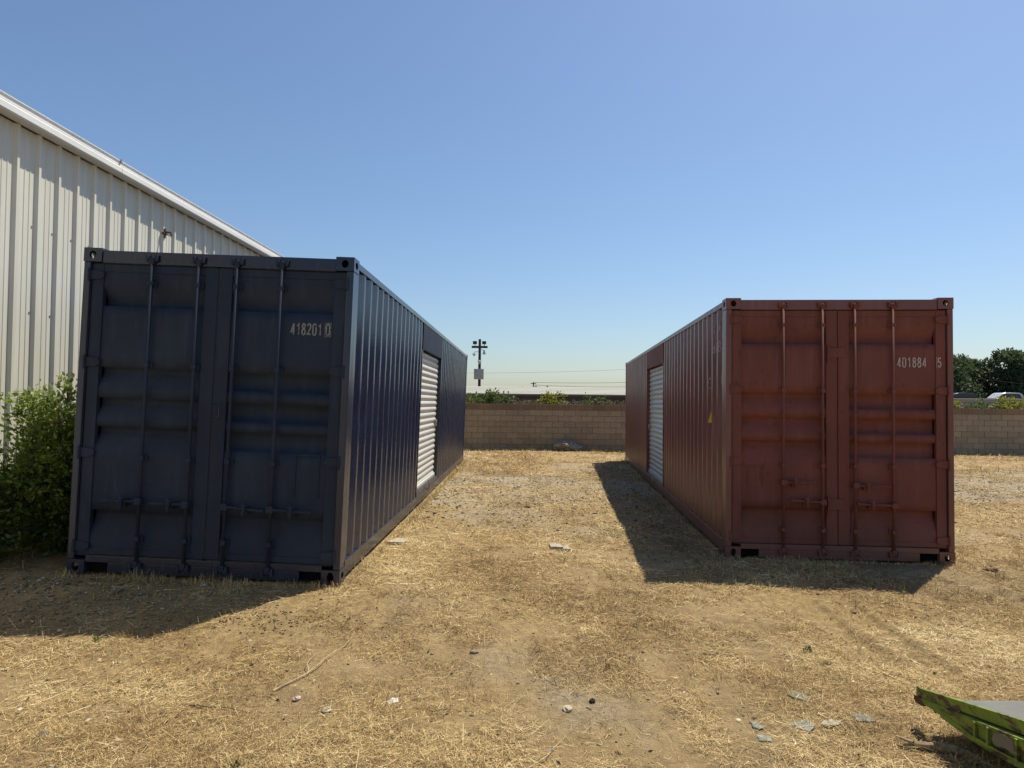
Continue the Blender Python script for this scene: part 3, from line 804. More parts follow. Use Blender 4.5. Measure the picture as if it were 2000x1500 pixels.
# shrubs that show over the block wall
for x, y, h, s, nl, mt, lb in ((-.95, 24.3, 1.98, .55, 1500, M_leaf_g, 'green shrub showing over the block wall near the navy container'),
                               (-1.75, 24.4, 1.86, .25, 500, M_leaf_y, 'small yellow green shrub over the wall right beside the navy container'),
                               (-.2, 24.4, 1.86, .4, 900, M_leaf_g, 'low dark green shrub over the wall, second from the navy container'),
                               (1.47, 24.3, 1.96, .34, 1500, M_leaf_y, 'bright yellow shrub standing over the middle of the block wall'),
                               (3.0, 24.4, 1.80, .45, 900, M_leaf_g, 'low green shrub over the wall near the red container'),
                               (16.1, 24.3, 1.93, .42, 1100, M_leaf_y, 'yellow green shrub over the wall just right of the red container'),
                               (17.1, 24.3, 1.84, .5, 1100, M_leaf_g, 'low green shrub over the wall, second right of the red container'),
                               (18.3, 24.3, 1.93, .6, 1500, M_leaf_y, 'wide yellow green shrub over the wall at the right edge')):
    shrub('wall_shrub', (x, y, 0), h, s, 24, nl*3, .10, mt, lb, 'shrubs behind the block wall', zlow=.9, rough=.16)
# dry brush that fills the strip along the wall
n = 9000
x = RNG.uniform(-4, 22, n); y = RNG.uniform(23.9, 25.0, n); hmax = 1.55+.16*vn(x, y, .6, 21)+.09*vn(x, y, .15, 22)
z = hmax*(1-.30*RNG.random(n)**2)
o = obj_from_mesh('dry_brush', leaves_mesh('dry_brush', np.stack([x, y, z], 1), RNG.normal(size=(n, 3))*[1, 1, 1]+[0, 0, .8], RNG.uniform(.05, .13, n), M_leaf_dry, RNG.random(n)))
tag(o, 'grey dry brush growing in a strip along the top of the block wall', 'brush', kind='stuff')

def tree(base, h, rad, nclump, label, seed):
    rng = np.random.default_rng(seed); rnd = random.Random(seed)
    root = empty('broadleaf_tree', base); tag(root, label, 'tree', 'trees beyond the yard')
    mb = MB(); th = h*.42
    mb.tube([(0, 0, -.2), (.1, 0, th*.5), (0, .1, th), (.2, 0, h*.8)], [.045*h, .036*h, .028*h, .008*h], 8)
    C_ = []
    for k in range(nclump):
        a = rnd.uniform(0, 2*math.pi); t = rnd.random()
        zc = h*(.16+.80*t); rr = rad*math.sqrt(max(.05, 1-((t-.42)/.62)**2))*rnd.uniform(.25, 1.0)
        C_.append((math.cos(a)*rr, math.sin(a)*rr, zc))
        if k % 3 == 0: mb.tube([(0, .05, min(zc*.75, h*.7)), (math.cos(a)*rr*.5, math.sin(a)*rr*.5, zc*.9), (math.cos(a)*rr, math.sin(a)*rr, zc)], [.012*h, .008*h, .003*h], 5, False)
    mb.build('trunk', M_bark, root)
    C_ = np.array(C_); per = 130
    P = np.repeat(C_, per, 0)
    g = rng.normal(size=P.shape); g /= np.linalg.norm(g, axis=1, keepdims=True)
    cr = np.repeat(rng.uniform(.07, .15, len(C_))*h, per)
    P = P+g*(cr*rng.random(len(P))**.4)[:, None]*[1, 1, .75]
    D = g+rng.normal(size=P.shape)*.7
    obj_from_mesh('crown', leaves_mesh('crown', P, D, rng.uniform(.22, .5, len(P)), M_leaf_t, np.clip(np.repeat(rng.random(len(C_)), per)*.6+rng.random(len(P))*.4, 0, 1)), root)
for i, (x, y, h, r_, nc, lb) in enumerate(((52.6, 80, 8.0, 3.6, 75, 'dark tree just right of the red container, first in the row'),
                                          (57.0, 83, 7.8, 3.0, 70, 'dark tree in the row right of the red container, second'),
                                          (60.4, 80, 8.4, 3.0, 75, 'tallest dark tree at the right, third in the row'),
                                          (64.0, 82, 7.4, 3.4, 60, 'dark tree at the right edge of the picture'),
                                          (55.0, 92, 7.6, 4.8, 80, 'broad dark tree behind the gap in the right tree row'),
                                          (62.5, 94, 7.4, 4.8, 80, 'broad dark tree filling the back of the right tree row'))):
    tree((x, y, 0), h, r_, nc, lb, 100+i)
for i, (x, y, h, r_, lb) in enumerate(((.3, 62, 2.95, 1.5, 'far treetop peeping over the white roof beside the pole'), (3.4, 75, 3.5, 2.2, 'far treetop over the middle of the white roof'))):
    tree((x, y, 0), h, r_, 14, lb, 140+i)

# ------------------------------------------------------------------ things beyond the wall
def mat_whiteroof():
    t = NT('white_metal_roof'); co = t.coords((.3, 6, 6)); n = t.noise(co, 3, 5, .6)
    c = t.mix(t.ramp(n, [(.35, 0), (.75, 1)]), (.43, .425, .365), (.34, .33, .275))
    return t.bsdf(c, .6, .2)
M_wroof = mat_whiteroof(); M_darkwall = mat_simple('dark_fascia', (.07, .066, .075), .8, .2)
hb = empty('low_building', (4.0, 36, 0)); tag(hb, 'long low building with pale roof and dark wall beyond the block wall', 'building')
mb = MB(); x0, x1 = -16, 15.5
mb.prism([(0, 2.13), (2.0, 2.54), (4.0, 2.13), (4.0, 2.08), (2.0, 2.49), (0, 2.08)], lambda p: (x0, p[0], p[1]), lambda p: (x1, p[0], p[1])); mb.build('roof', M_wroof, hb)
for k in range(5):
    mb = MB().box(x0, x1, .25+k*.36, .27+k*.36, 2.13+(.25+k*.36)*.205-.01, 2.13+(.25+k*.36)*.205+.016); mb.build('roof_seam', M_wroof, hb)
MB().box(x0+.1, x1-.1, .35, 3.7, 0, 2.10).build('wall', M_darkwall, hb)
MB().box(x0, x1, -.01, .02, 1.98, 2.079).build('fascia', M_darkwall, hb)

# raised street beyond a pale parapet, to the right
o = MB().box(34, 90, 62.4, 76, -.2, 1.5).build('raised_street', mat_simple('street_asphalt', (.06, .06, .06), .9, .1), None); tag(o, 'raised asphalt street behind the parapet in front of the dark trees', 'street', kind='structure')
pw = empty('parapet_wall', (60, 62, 0)); tag(pw, 'long grey parapet wall with pale coping below the dark trees', 'wall')
MB().box(-26, 30, 0, .35, -.2, 2.30).build('wall', mat_simple('grey_render', (.24, .235, .23), .9, .1), pw)
MB().box(-26, 30, -.06, .41, 2.302, 2.41).build('coping', M_wroof, pw)
MB().box(-26, 30, -.02, -.0005, 1.95, 2.0).build('ledge', M_darkwall, pw)

M_silver = mat_simple('silver_car_paint', (.55, .55, .56), .28, .5, .3, .04); M_glass = mat_simple('dark_glass', (.02, .024, .03), .12, .6); M_tyre = mat_simple('tyre_rubber', (.02, .02, .02), .85, .2)
M_darkcar = mat_simple('dark_car_paint', (.03, .035, .05), .25, .5, 0, .05); M_whitecar = mat_simple('white_car_paint', (.75, .75, .74), .3, .5, 0, .04)
def car(base, top, ln, mat, label, rot=0):
    root = empty('parked_car', base, (0, 0, rot)); tag(root, label, 'car', 'cars parked beyond the wall')
    h = top; wd = .88; a = ln/2
    low = [(-a, .32), (-a, .72), (-a*.92, .88), (-a*.5, .98), (a*.62, 1.0), (a*.98, .9), (a, .45), (a*.95, .3)]
    MB().prism(low, lambda p: (p[0], -wd, p[1]), lambda p: (p[0], wd, p[1])).build('body', mat, root, bevel=.05)
    up_ = [(-a*.55, .985), (-a*.22, h-.10), (-a*.08, h-.02), (a*.2, h), (a*.7, h-.04), (a*.86, h-.16), (a*.94, 1.0)]
    MB().prism(up_, lambda p: (p[0], -wd*.86, p[1]), lambda p: (p[0], wd*.86, p[1])).build('cabin', mat, root, bevel=.06)
    for sy in (-1, 1):
        gl = [(-a*.47, 1.02), (-a*.2, h-.14), (a*.66, h-.12), (a*.8, 1.02)]
        y0 = sy*wd*.861; MB().prism(gl, lambda p: (p[0], y0, p[1]), lambda p: (p[0], y0+sy*.012, p[1])).build('side_window', M_glass, root)
        for xw in (-a*.62, a*.62):
            wm = MB(); wm.tube([(xw, sy*(wd-.16), .32), (xw, sy*(wd+.02), .32)], .32, 16); wm.build('wheel', M_tyre, root)
    MB().box(-a*.05, a*.6, -wd*.7, -wd*.66, h-.03, h+.03).build('roof_rail', M_tyre, root)
    return root
car((49.4, 66.5, 1.5), 1.56, 3.7, M_silver, 'silver high roofed car showing above the wall at the right edge')
car((44.7, 66.5, 1.5), 1.50, 3.9, M_darkcar, 'dark car roof showing just right of the red container')
car((47.0, 70.5, 1.5), 1.22, 3.4, M_whitecar, 'white low car roof between the dark car and the silver car')

# utility pole with floodlights
M_pole = mat_simple('dark_pole', (.035, .036, .036), .8, .2); M_lgrey = mat_simple('light_grey_box', (.33, .34, .33), .6, .3, 0, .08)
pole = empty('light_pole', (-2.23, 45, 0)); tag(pole, 'dark pole with two floodlights, crossarm and grey box above the white roof', 'light pole')
MB().tube([(0, 0, -.2), (0, 0, 4.55), (0, 0, 5.92)], [.10, .092, .085], 12).build('post', M_pole, pole, smooth=False)
MB().box(-.545, .545, -.19, -.095, 5.30, 5.45).build('crossarm', M_pole, pole, bevel=.01)
for sx in (-1, 1):
    mb = MB(); xc = sx*.315 - .01
    mb.prism([(xc-.13, 5.58), (xc+.13, 5.58), (xc+.14, 5.77), (xc-.14, 5.77)], lambda p: (p[0], -.26, p[1]), lambda p: (p[0]*1, -.10, p[1]-.02))
    mb.tube([(xc+.02, -.14, 5.44), (xc, -.16, 5.6)], .025, 6)
    mb.build('floodlight', M_pole, pole, bevel=.01)
mb = MB(); mb.tube([(.05, -.05, 5.23), (.2, -.10, 5.18), (.30, -.12, 5.14)], .022, 6); mb.build('camera_arm', M_lgrey, pole)
mb = MB(); mb.tube([(.31, -.12, 5.17), (.31, -.12, 5.08), (.33, -.12, 4.98), (.33, -.12, 4.88)], [.05, .07, .10, .15], 12); mb.build('security_camera', M_lgrey, pole)
mb = MB(); mb.tube([(-.05, -.05, 5.05), (-.34, -.1, 5.05), (-.38, -.1, 4.98), (-.38, -.1, 4.92)], .022, 6); mb.build('camera_arm', M_lgrey, pole)
mb = MB(); mb.tube([(-.38, -.1, 4.97), (-.38, -.1, 4.86)], [.05, .15], 12); mb.ball((-.38, -.1, 4.82), .07); mb.build('security_camera', M_lgrey, pole)
mb = MB(); mb.tube([(0, -.06, 4.42), (0, -.15, 4.36), (0, -.15, 4.22)], [.08, .1, .06], 10); mb.box(-.13, .13, -.12, -.09, 4.36, 4.42); mb.build('camera_dome', M_lgrey, pole)
MB().box(-.36, .30, -.36, -.101, 3.17, 3.87).build('junction_box', M_lgrey, pole, bevel=.01)
mb = MB()
for k in range(3): mb.box(-.30+k*.02, -.17-k*.02, -.363, -.3605, 3.70+k*.035, 3.715+k*.035)
mb.build('box_label', M_pole, pole)

tp = empty('power_pole', (2.28, 70, 0)); tag(tp, 'small far power pole with crossbar over the white roof', 'power pole')
MB().tube([(0, 0, -.2), (0, 0, 3.75)], .06, 8).build('post', M_pole, tp)
MB().box(-.3, .3, -.05, .05, 3.55, 3.63).build('crossbar', M_pole, tp)
def wire(p0, p1, sag, label, r_=.014):
    p0 = Vector(p0); p1 = Vector(p1)
    pts = [p0.lerp(p1, k/14)-Vector((0, 0, sag*4*(k/14)*(1-k/14))) for k in range(15)]
    o = MB().tube(pts, r_, 5).build('power_line', M_pole, None); tag(o, label, 'power line', 'power lines in the distance')
wire((2.28, 70, 3.72), (30, 62, 5.2), .55, 'thin power line leaving the small far pole to the right, upper one', .016)
wire((2.28, 70, 3.45), (30, 62, 4.9), .75, 'thin power line leaving the small far pole to the right, lower one', .016)
wire((-30, 95, 6.0), (45, 90, 8.6), 1.4, 'faint long power line crossing the sky above the white roof', .012)
wire((42, 72, 5.9), (80, 74, 2.6), .5, 'thin slanting power line in front of the dark trees', .02)

# ------------------------------------------------------------------ green implement at the lower right
def mat_green():
    t = NT('worn_green_paint'); co = t.coords()
    n = t.noise(t.coords((1, 1, 2)), 9, 7, .7, .5); b = t.noise(co, 3.0, 4, .6); f = t.noise(co, 45, 5, .7)
    c = t.mix(t.ramp(b, [(.3, 0), (.7, 1)]), (.10, .16, .02), (.21, .29, .035))
    c = t.mix(t.ramp(n, [(.50, 0), (.58, 1)]), c, (.060, .036, .022))
    c = t.mix(t.math('MULTIPLY', t.ramp(f, [(.55, 0), (.7, 1)]), .5), c, (.16, .14, .08))
    return t.bsdf(c, .55, .35, 0, t.math('ADD', n, f), .35, .004)
M_green = mat_green()
def mat_deck():
    t = NT('grey_deck'); co = t.coords(); n = t.noise(co, 7, 6, .65); f = t.noise(t.coords((60, 8, 8)), 1, 4, .6)
    c = t.mix(t.ramp(n, [(.3, 0), (.7, 1)]), (.115, .113, .098), (.175, .17, .145))
    c = t.mix(t.math('MULTIPLY', t.ramp(f, [(.5, 0), (.7, 1)]), .35), c, (.09, .083, .07))
    return t.bsdf(c, .6, .35, 0, n, .2, .004)
M_deck = mat_deck()
imp = empty('steel_implement', (2.18, 3.57, 0)); imp.location.z = gz(2.3, 3.2)
tag(imp, 'worn green steel implement with flat grey top at the lower right corner', 'farm implement')
# v runs from the raised nose towards the viewer, the whole thing climbs with it; d is how far a face stands out to the left
def vz(v, z, d=0): return (-.035*v-d, -v, z)
rt_ = lambda v: .2+.25*v
rb_ = lambda v: .160+.225*v
pb_ = lambda v: float(np.interp(v, [0, .05, .12, .22, .35, .46, .8, 1.6], [.150, .138, .146, .150, .156, .162, .215, .38]))
vv = [0, .04, .12, .25, .45, .8, 1.2, 1.6]
pl = [(v, rt_(v)+(.006 if v == 0 else 0)) for v in vv]+[(v, rb_(v)) for v in vv[::-1]]
MB().prism(pl, lambda p: vz(p[0], p[1], 0), lambda p: vz(p[0], p[1], -.016)).build('rim', M_green, imp, bevel=.003)
vv = [.035, .09, .15, .22, .35, .46, .6, .8, 1.2, 1.6]; out_ = lambda v: .002+.030*float(ss(.25, .7, v))
pl = [(v, rb_(v)-.007) for v in vv]+[(v, pb_(v)) for v in vv[::-1]]
MB().prism(pl, lambda p: vz(p[0], p[1], out_(p[0])), lambda p: vz(p[0], p[1], -.030)).build('side_plate', M_green, imp, bevel=.003)
pl = [(v, rb_(v)) for v in vv]+[(v, rb_(v)-.010) for v in vv[::-1]]
MB().prism(pl, lambda p: vz(p[0], p[1], -.017), lambda p: vz(p[0], p[1], -.028)).build('groove', M_void, imp)
pl = [(v, pb_(v)+.024) for v in vv[3:]]+[(v, pb_(v)-.004) for v in vv[:2:-1]]
MB().prism(pl, lambda p: vz(p[0], p[1], out_(p[0])+.006), lambda p: vz(p[0], p[1], out_(p[0])-.004)).build('lower_flange', M_green, imp, bevel=.002)
for v_ in (.50, .60, .78):
    pl = [(v_, pb_(v_)+.02), (v_+.014, pb_(v_)+.02), (v_+.014, rb_(v_)-.012), (v_, rb_(v_)-.012)]
    MB().prism(pl, lambda p: vz(p[0], p[1], out_(p[0])+.008), lambda p: vz(p[0], p[1], out_(p[0])-.004)).build('strap', M_green, imp)
pl = [(.632, pb_(.63)+.055), (.66, pb_(.66)+.036), (.72, pb_(.72)+.048), (.772, pb_(.77)+.042), (.768, rb_(.77)-.026), (.71, rb_(.71)-.018), (.655, rb_(.655)-.024)]
MB().prism(pl, lambda p: vz(p[0], p[1], out_(p[0])+.003), lambda p: vz(p[0], p[1], out_(p[0])-.004)).build('bare_patch', M_deck, imp)
MB().prism([(-.016, .152), (-.018, .132), (.0, .122), (.055, .124), (.075, .146), (.03, .166)], lambda p: vz(p[0], p[1], .004), lambda p: vz(p[0], p[1], -.03)).build('nose_lug', M_rust, imp, bevel=.003)
# flat grey top, underside, back, and the post that carries it outside the picture
dk = MB(); dk.prism([(-.001, .33), (1.25, .30), (1.25, 1.6), (-.04, 1.6)], lambda p: (p[0]+.0165, -p[1], rt_(p[1])-.004), lambda p: (p[0]+.0165, -p[1], rt_(p[1])-.020)); dk.build('deck_plate', M_deck, imp, bevel=.002)
mb = MB(); mb.v = [(.03, -.36, rt_(.36)-.021), (1.24, -.34, rt_(.34)-.021), (1.24, -1.59, rt_(1.59)-.021), (.0, -1.59, rt_(1.59)-.021),
                   (.03, -.40, pb_(.4)+.004), (1.24, -.40, pb_(.4)+.004), (1.24, -1.59, pb_(1.59)+.004), (.0, -1.59, pb_(1.59)+.004)]
mb.f = [(0, 1, 2, 3), (7, 6, 5, 4), (0, 4, 5, 1), (1, 5, 6, 2), (2, 6, 7, 3), (3, 7, 4, 0)]
mb.build('hull', M_green, imp)
MB().prism([(-.33, .258), (-.07, .120), (-.09, .106), (-.35, .240)], lambda p: (.04, p[0], p[1]), lambda p: (1.24, p[0], p[1])).build('back_plate', M_rust, imp)
for v_ in (.8, 1.4): MB().box(.75, .87, -v_-.06, -v_+.06, -.06, pb_(v_)+.02).build('support_leg', M_rust, imp)

# ------------------------------------------------------------------ loose things on the ground
M_conc = mat_simple('pale_concrete', (.36, .32, .235), .9, .1, 0, .25, 20, .5)
M_slab = mat_simple('grey_green_slate', (.20, .205, .165), .9, .1, 0, .35, 30, .5)
def slab(name, x, y, pts, th, mat, label, cat, group, rotz=0, tilt=(0, 0), dz=0):
    mb = MB(); mb.prism(pts, lambda p: (p[0], p[1], 0), lambda p: (p[0], p[1], th))
    o = mb.build(name, mat, None, bevel=.004, loc=(x, y, gz(x, y)+dz), rot=(tilt[0], tilt[1], rotz)); tag(o, label, cat, group); return o
def rough_poly(w_, d_, n, jit):
    return [(w_/2*math.cos(2*math.pi*k/n)*random.uniform(1-jit, 1), d_/2*math.sin(2*math.pi*k/n)*random.uniform(1-jit, 1)) for k in range(n)]
slab('paving_block', -1.30, 7.66, [(-.115, -.09), (.075, -.10), (.11, .09), (-.06, .10)], .035, M_conc, 'pale flat paving block on the ground beside the navy container', 'paving block', 'paving blocks', 0, (0, .02), .0)
slab('paving_block', .535, 7.74, [(-.075, -.085), (.068, -.095), (.06, .085), (-.08, .09)], .045, M_conc, 'broken pale paving block in the middle of the gap, left piece', 'paving block', 'paving blocks', .05, (0, .03))
slab('paving_block', .66, 7.72, [(-.05, -.06), (.05, -.085), (.012, .075), (-.045, .085)], .035, M_conc, 'small broken pale paving block piece in the gap, right piece', 'paving block', 'paving blocks', -.1, (.04, -.05))
for x, y, w_, d_, rz, lb in ((1.685, 3.885, .13, .13, .1, 'grey slate slab farthest from the green implement nose, at the back'),
                            (1.565, 3.575, .17, .12, 0, 'largest grey slate slab in the middle of the scattered slabs'),
                            (1.925, 3.63, .13, .11, -.5, 'grey slate slab nearest to the green implement'),
                            (1.32, 3.55, .07, .09, .2, 'small grey slate chip left of the largest slab'),
                            (1.30, 3.40, .09, .08, .5, 'small grey slate chip nearest to the camera'),):
    slab('slate_slab', x, y, rough_poly(w_*1.15, d_*1.3, 9, .5), .010, M_slab, lb, 'stone slab', 'slate slabs', rz, (random.uniform(-.05, .05), random.uniform(-.05, .05)), -.002)
slab('slate_slab', 1.745, 3.60, rough_poly(.17, .09, 9, .45), .010, M_conc, 'pale crumbled slab piece between two grey slate slabs', 'stone slab', 'slate slabs', .1, (0, 0), .002)
M_stone_p = mat_simple('pale_stone', (.46, .40, .29), .9, .1, 0, .25, 25, .5); M_stone_g = mat_simple('grey_stone', (.22, .185, .135), .9, .1, 0, .3, 25, .5); M_cone = mat_simple('dark_cone', (.05, .036, .024), .9, .1, 0, .5, 40, .8)
def stone(x, y, r_, mat, label, name='stone', cat='stone', group='loose stones', sq=.6):
    mb = MB(); mb.ball((0, 0, 0), r_, random.uniform(.8, 1.2), random.uniform(.7, 1.1), sq, 8, 6, .2)
    o = mb.build(name, mat, None, loc=(x, y, gz(x, y)+r_*sq*.45), rot=(random.uniform(-.3, .3), random.uniform(-.3, .3), random.uniform(0, 6))); tag(o, label, cat, group); return o
stone(.325, 3.71, .026, M_stone_p, 'white stone in the foreground, right of centre')
stone(-1.228, 3.87, .022, M_stone_p, 'small pale stone in the left foreground, left one of two')
stone(-1.01, 3.71, .024, M_stone_p, 'small pale stone in the left foreground, right one of two')
stone(-2.39, 3.43, .028, M_stone_g, 'grey stone at the lower left corner')
stone(.478, 3.812, .017, M_cone, 'dark pine cone right of the white stone', 'pine_cone', 'pine cone', 'pine cones', .8)
stone(.635, 4.288, .022, M_cone, 'dark pine cone farther back in the middle foreground', 'pine_cone', 'pine cone', 'pine cones', .8)
stone(-.235, 4.508, .040, M_stone_g, 'dark grey stone lump in the centre foreground', sq=.4)
stone(.794, 4.445, .030, M_stone_g, 'small grey stone lump right of the centre foreground', sq=.4)
stone(4.97, 6.87, .085, mat_simple('clod_earth', (.22, .15, .085), .95, .05, 0, .3, 16, .6), 'flat brown clod of earth right of the red container', 'earth_clod', 'clod', None, .4)
M_twig = mat_simple('dry_twig', (.42, .33, .19), .9, .1, 0, .3, 20, .4); M_twig_d = mat_simple('dark_twig', (.11, .08, .055), .9, .1, 0, .3, 20, .4)
def twig(pts, r_, mat, label, fork=None):
    P = []
    for (x, y, dz), (x2, y2, dz2) in zip(pts, pts[1:]+pts[-1:]):
        for q in range(3 if (x2, y2) != (x, y) else 1):
            t = q/3; xx = x+(x2-x)*t+random.uniform(-.008, .008); yy = y+(y2-y)*t+random.uniform(-.008, .008); P.append((xx, yy, gz(xx, yy)+max(.004, dz+(dz2-dz)*t-.004)))
    r_ *= .58; mb = MB(); mb.tube(P, [r_*(1-.75*k/(len(P)-1))*random.uniform(.8, 1.2) for k in range(len(P))], 6)
    if fork: mb.tube([(x, y, gz(x, y)+dz) for x, y, dz in fork], [r_*.6, r_*.45, r_*.2][:len(fork)], 5)
    o = mb.build('twig', mat, None); tag(o, label, 'twig', 'dry twigs on the ground'); return o
twig([(-1.40, 3.98, .012), (-1.30, 4.12, .02), (-1.22, 4.30, .03), (-1.17, 4.52, .03), (-1.12, 4.75, .02)], .010, M_twig, 'long pale forked twig lying in the left foreground', [(-1.26, 4.2, .02), (-1.31, 4.32, .03), (-1.30, 4.45, .02)])
twig([(-1.82, 3.80, .01), (-1.65, 3.78, .02), (-1.48, 3.74, .015), (-1.36, 3.66, .012)], .008, M_twig_d, 'dark bent twig in the left foreground below the pale forked twig')
twig([(-2.10, 3.98, .012), (-1.95, 4.08, .015), (-1.78, 4.14, .015)], .011, M_twig, 'thick pale twig at the left, above the grey stones')
twig([(-.9, 3.48, .012), (-.72, 3.60, .02), (-.52, 3.74, .02)], .006, M_twig, 'thin straight straw stalk left of centre foreground')
twig([(.02, 3.04, .015), (.18, 3.2, .02), (.30, 3.40, .02)], .006, M_twig, 'thin straight straw stalk at the bottom centre')
twig([(1.62, 3.14, .01), (1.72, 3.2, .04), (1.80, 3.32, .06)], .007, M_twig, 'pale forked twig left of the green implement', [(1.72, 3.2, .04), (1.70, 3.26, .07), (1.69, 3.31, .10)])
twig([(1.3, 4.56, .01), (1.45, 4.58, .014), (1.58, 4.57, .01)], .007, M_twig_d, 'dark twig right of centre below the red container shadow')
# weathered driftwood like branch in the implement's shadow
mb = MB(); P = [(1.98, 3.36), (2.06, 3.31), (2.14, 3.27), (2.22, 3.20), (2.30, 3.12)]
pts = []
for k in range(17):
    t = k/16*4; i = min(3, int(t)); f_ = t-i; xx = P[i][0]*(1-f_)+P[i+1][0]*f_; yy = P[i][1]*(1-f_)+P[i+1][1]*f_
    pts.append((xx+random.uniform(-.006, .006), yy+random.uniform(-.006, .006), gz(xx, yy)+.012+.012*math.sin(k/16*math.pi)))
mb.tube(pts, [max(.003, .022*math.sin((k+.5)/17*math.pi)**.8*random.uniform(.65, 1.25)) for k in range(17)], 9)
mb.tube([(2.02, 3.33, gz(2, 3.3)+.03), (1.97, 3.40, gz(2, 3.3)+.03)], [.012, .003], 5)
o = mb.build('weathered_branch', mat_simple('weathered_wood', (.26, .20, .125), .95, .05, 0, .5, 30, .9), None); tag(o, 'short weathered thick branch lying beside the green implement nose', 'branch')
# plank near the navy container, crumpled bag by the wall
o = MB().box(-.36, .36, -.035, .035, 0, .02).build('wood_plank', mat_simple('orange_wood', (.52, .33, .13), .8, .2, 0, .2), None, bevel=.004, loc=(-.85, 12.55, gz(-.85, 12.55)), rot=(0, 0, .06)); tag(o, 'short orange wood plank on the ground near the white roller door', 'plank')
me = MB(); me.ball((0, 0, 0), .34, 1.35, .6, .55, 16, 9, .34)
o = me.build('plastic_bag', mat_simple('grey_plastic', (.24, .225, .195), .6, .3, 0, .35, 9, .5), None, loc=(2.02, 22.95, gz(2.02, 22.95)+.10), rot=(0, .12, .1)); tag(o, 'crumpled grey plastic bag lying against the block wall', 'bag')
# crumpled paper scrap
mb = MB(); q = [(-.05, -.02, 0), (.0, -.035, .02), (.05, -.01, .005), (.06, .03, .02), (.0, .03, .045), (-.045, .025, .01)]
n0 = [(x, y, z) for x, y, z in q]; mb.v = n0+[(0, 0, .03)]+[(x, y, z-.004) for x, y, z in n0]+[(0, 0, .026)]
mb.f = [(i, (i+1) % 6, 6) for i in range(6)]+[(7+(i+1) % 6, 7+i, 13) for i in range(6)]+[(i, 7+i, 7+(i+1) % 6, (i+1) % 6) for i in range(6)]
o = mb.build('paper_scrap', mat_simple('paper', (.62, .57, .48), .9, .1), None, loc=(-.655, 3.78, gz(-.655, 3.78)+.002), rot=(0, 0, .6)); o.scale = (.62, .62, .5); tag(o, 'small crumpled pale paper scrap left of centre foreground', 'paper scrap')
# green weeds
def weed(x, y, h, n, label):
    root = empty('weed', (x, y, gz(x, y))); tag(root, label, 'weed', 'green weeds')
    P = RNG.normal(size=(n, 3))*[h*.35, h*.35, .0]; P[:, 2] = RNG.random(n)*h*.7
    D = P*[1.5, 1.5, 1]+RNG.normal(size=(n, 3))*h*.5+[0, 0, h*.7]
    obj_from_mesh('foliage', leaves_mesh('foliage', P, D, RNG.uniform(.4, .9, n)*h, M_leaf_g, RNG.random(n)), root)
weed(2.067, 4.616, .035, 26, 'small green weed below the red container shadow')
weed(-2.88, 4.66, .035, 30, 'small green weed at the edge of the navy container shadow')
weed(-1.28, 3.13, .03, 24, 'small green weed at the bottom left edge')

# ------------------------------------------------------------------ straw, gravel and clods
def outside(x, y):
    ok = np.ones(len(x), bool)
    for cx, cy, yaw in ((-2.727, 5.875, R(-.93)), (3.623, 7.309, R(-4.53))):
        c, s = math.cos(yaw), math.sin(yaw)
        lx = (x-cx)*c+(y-cy)*s; ly = -(x-cx)*s+(y-cy)*c
        ok &= ~((np.abs(lx) < 1.21) & (ly > .02) & (ly < 12.2))
    ok &= x > SH_X0+SH_S*y+.06
    ok &= y < 23.25
    return ok
def scatter(n, y0, y1, margin=1.0):
    y = np.exp(RNG.uniform(np.log(y0), np.log(y1), n)); x = RNG.uniform(-1, 1, n)*(.82*y+margin)
    k = outside(x, y); return x[k], y[k]
def gravel_mask(x, y):
    left = np.exp(-((x+3.7)/1.5)**2-((y-5.35)/.55)**2)*1.5
    mid = .75*np.exp(-((y-12.5)/4.0)**2)*np.exp(-((x-1.2)/2.6)**2)
    rightm = .7*np.exp(-((x-9.5)/3)**2-((y-12.5)/3.5)**2)+.8*np.exp(-((x-3.45)/.5)**2-((y-5.35)/.3)**2)
    edge = .55*np.exp(-((x+1.15)/.35)**2)*ss(8, 10, y)
    return np.clip(left+mid+rightm+edge, 0, 1)
M_straw = mat_attr('straw', [(0, (.10, .056, .022)), (.18, (.27, .165, .065)), (.45, (.52, .375, .165)), (.75, (.74, .58, .29)), (1, (.88, .76, .47))], .8, .12, (.6, .45, .2), .25)

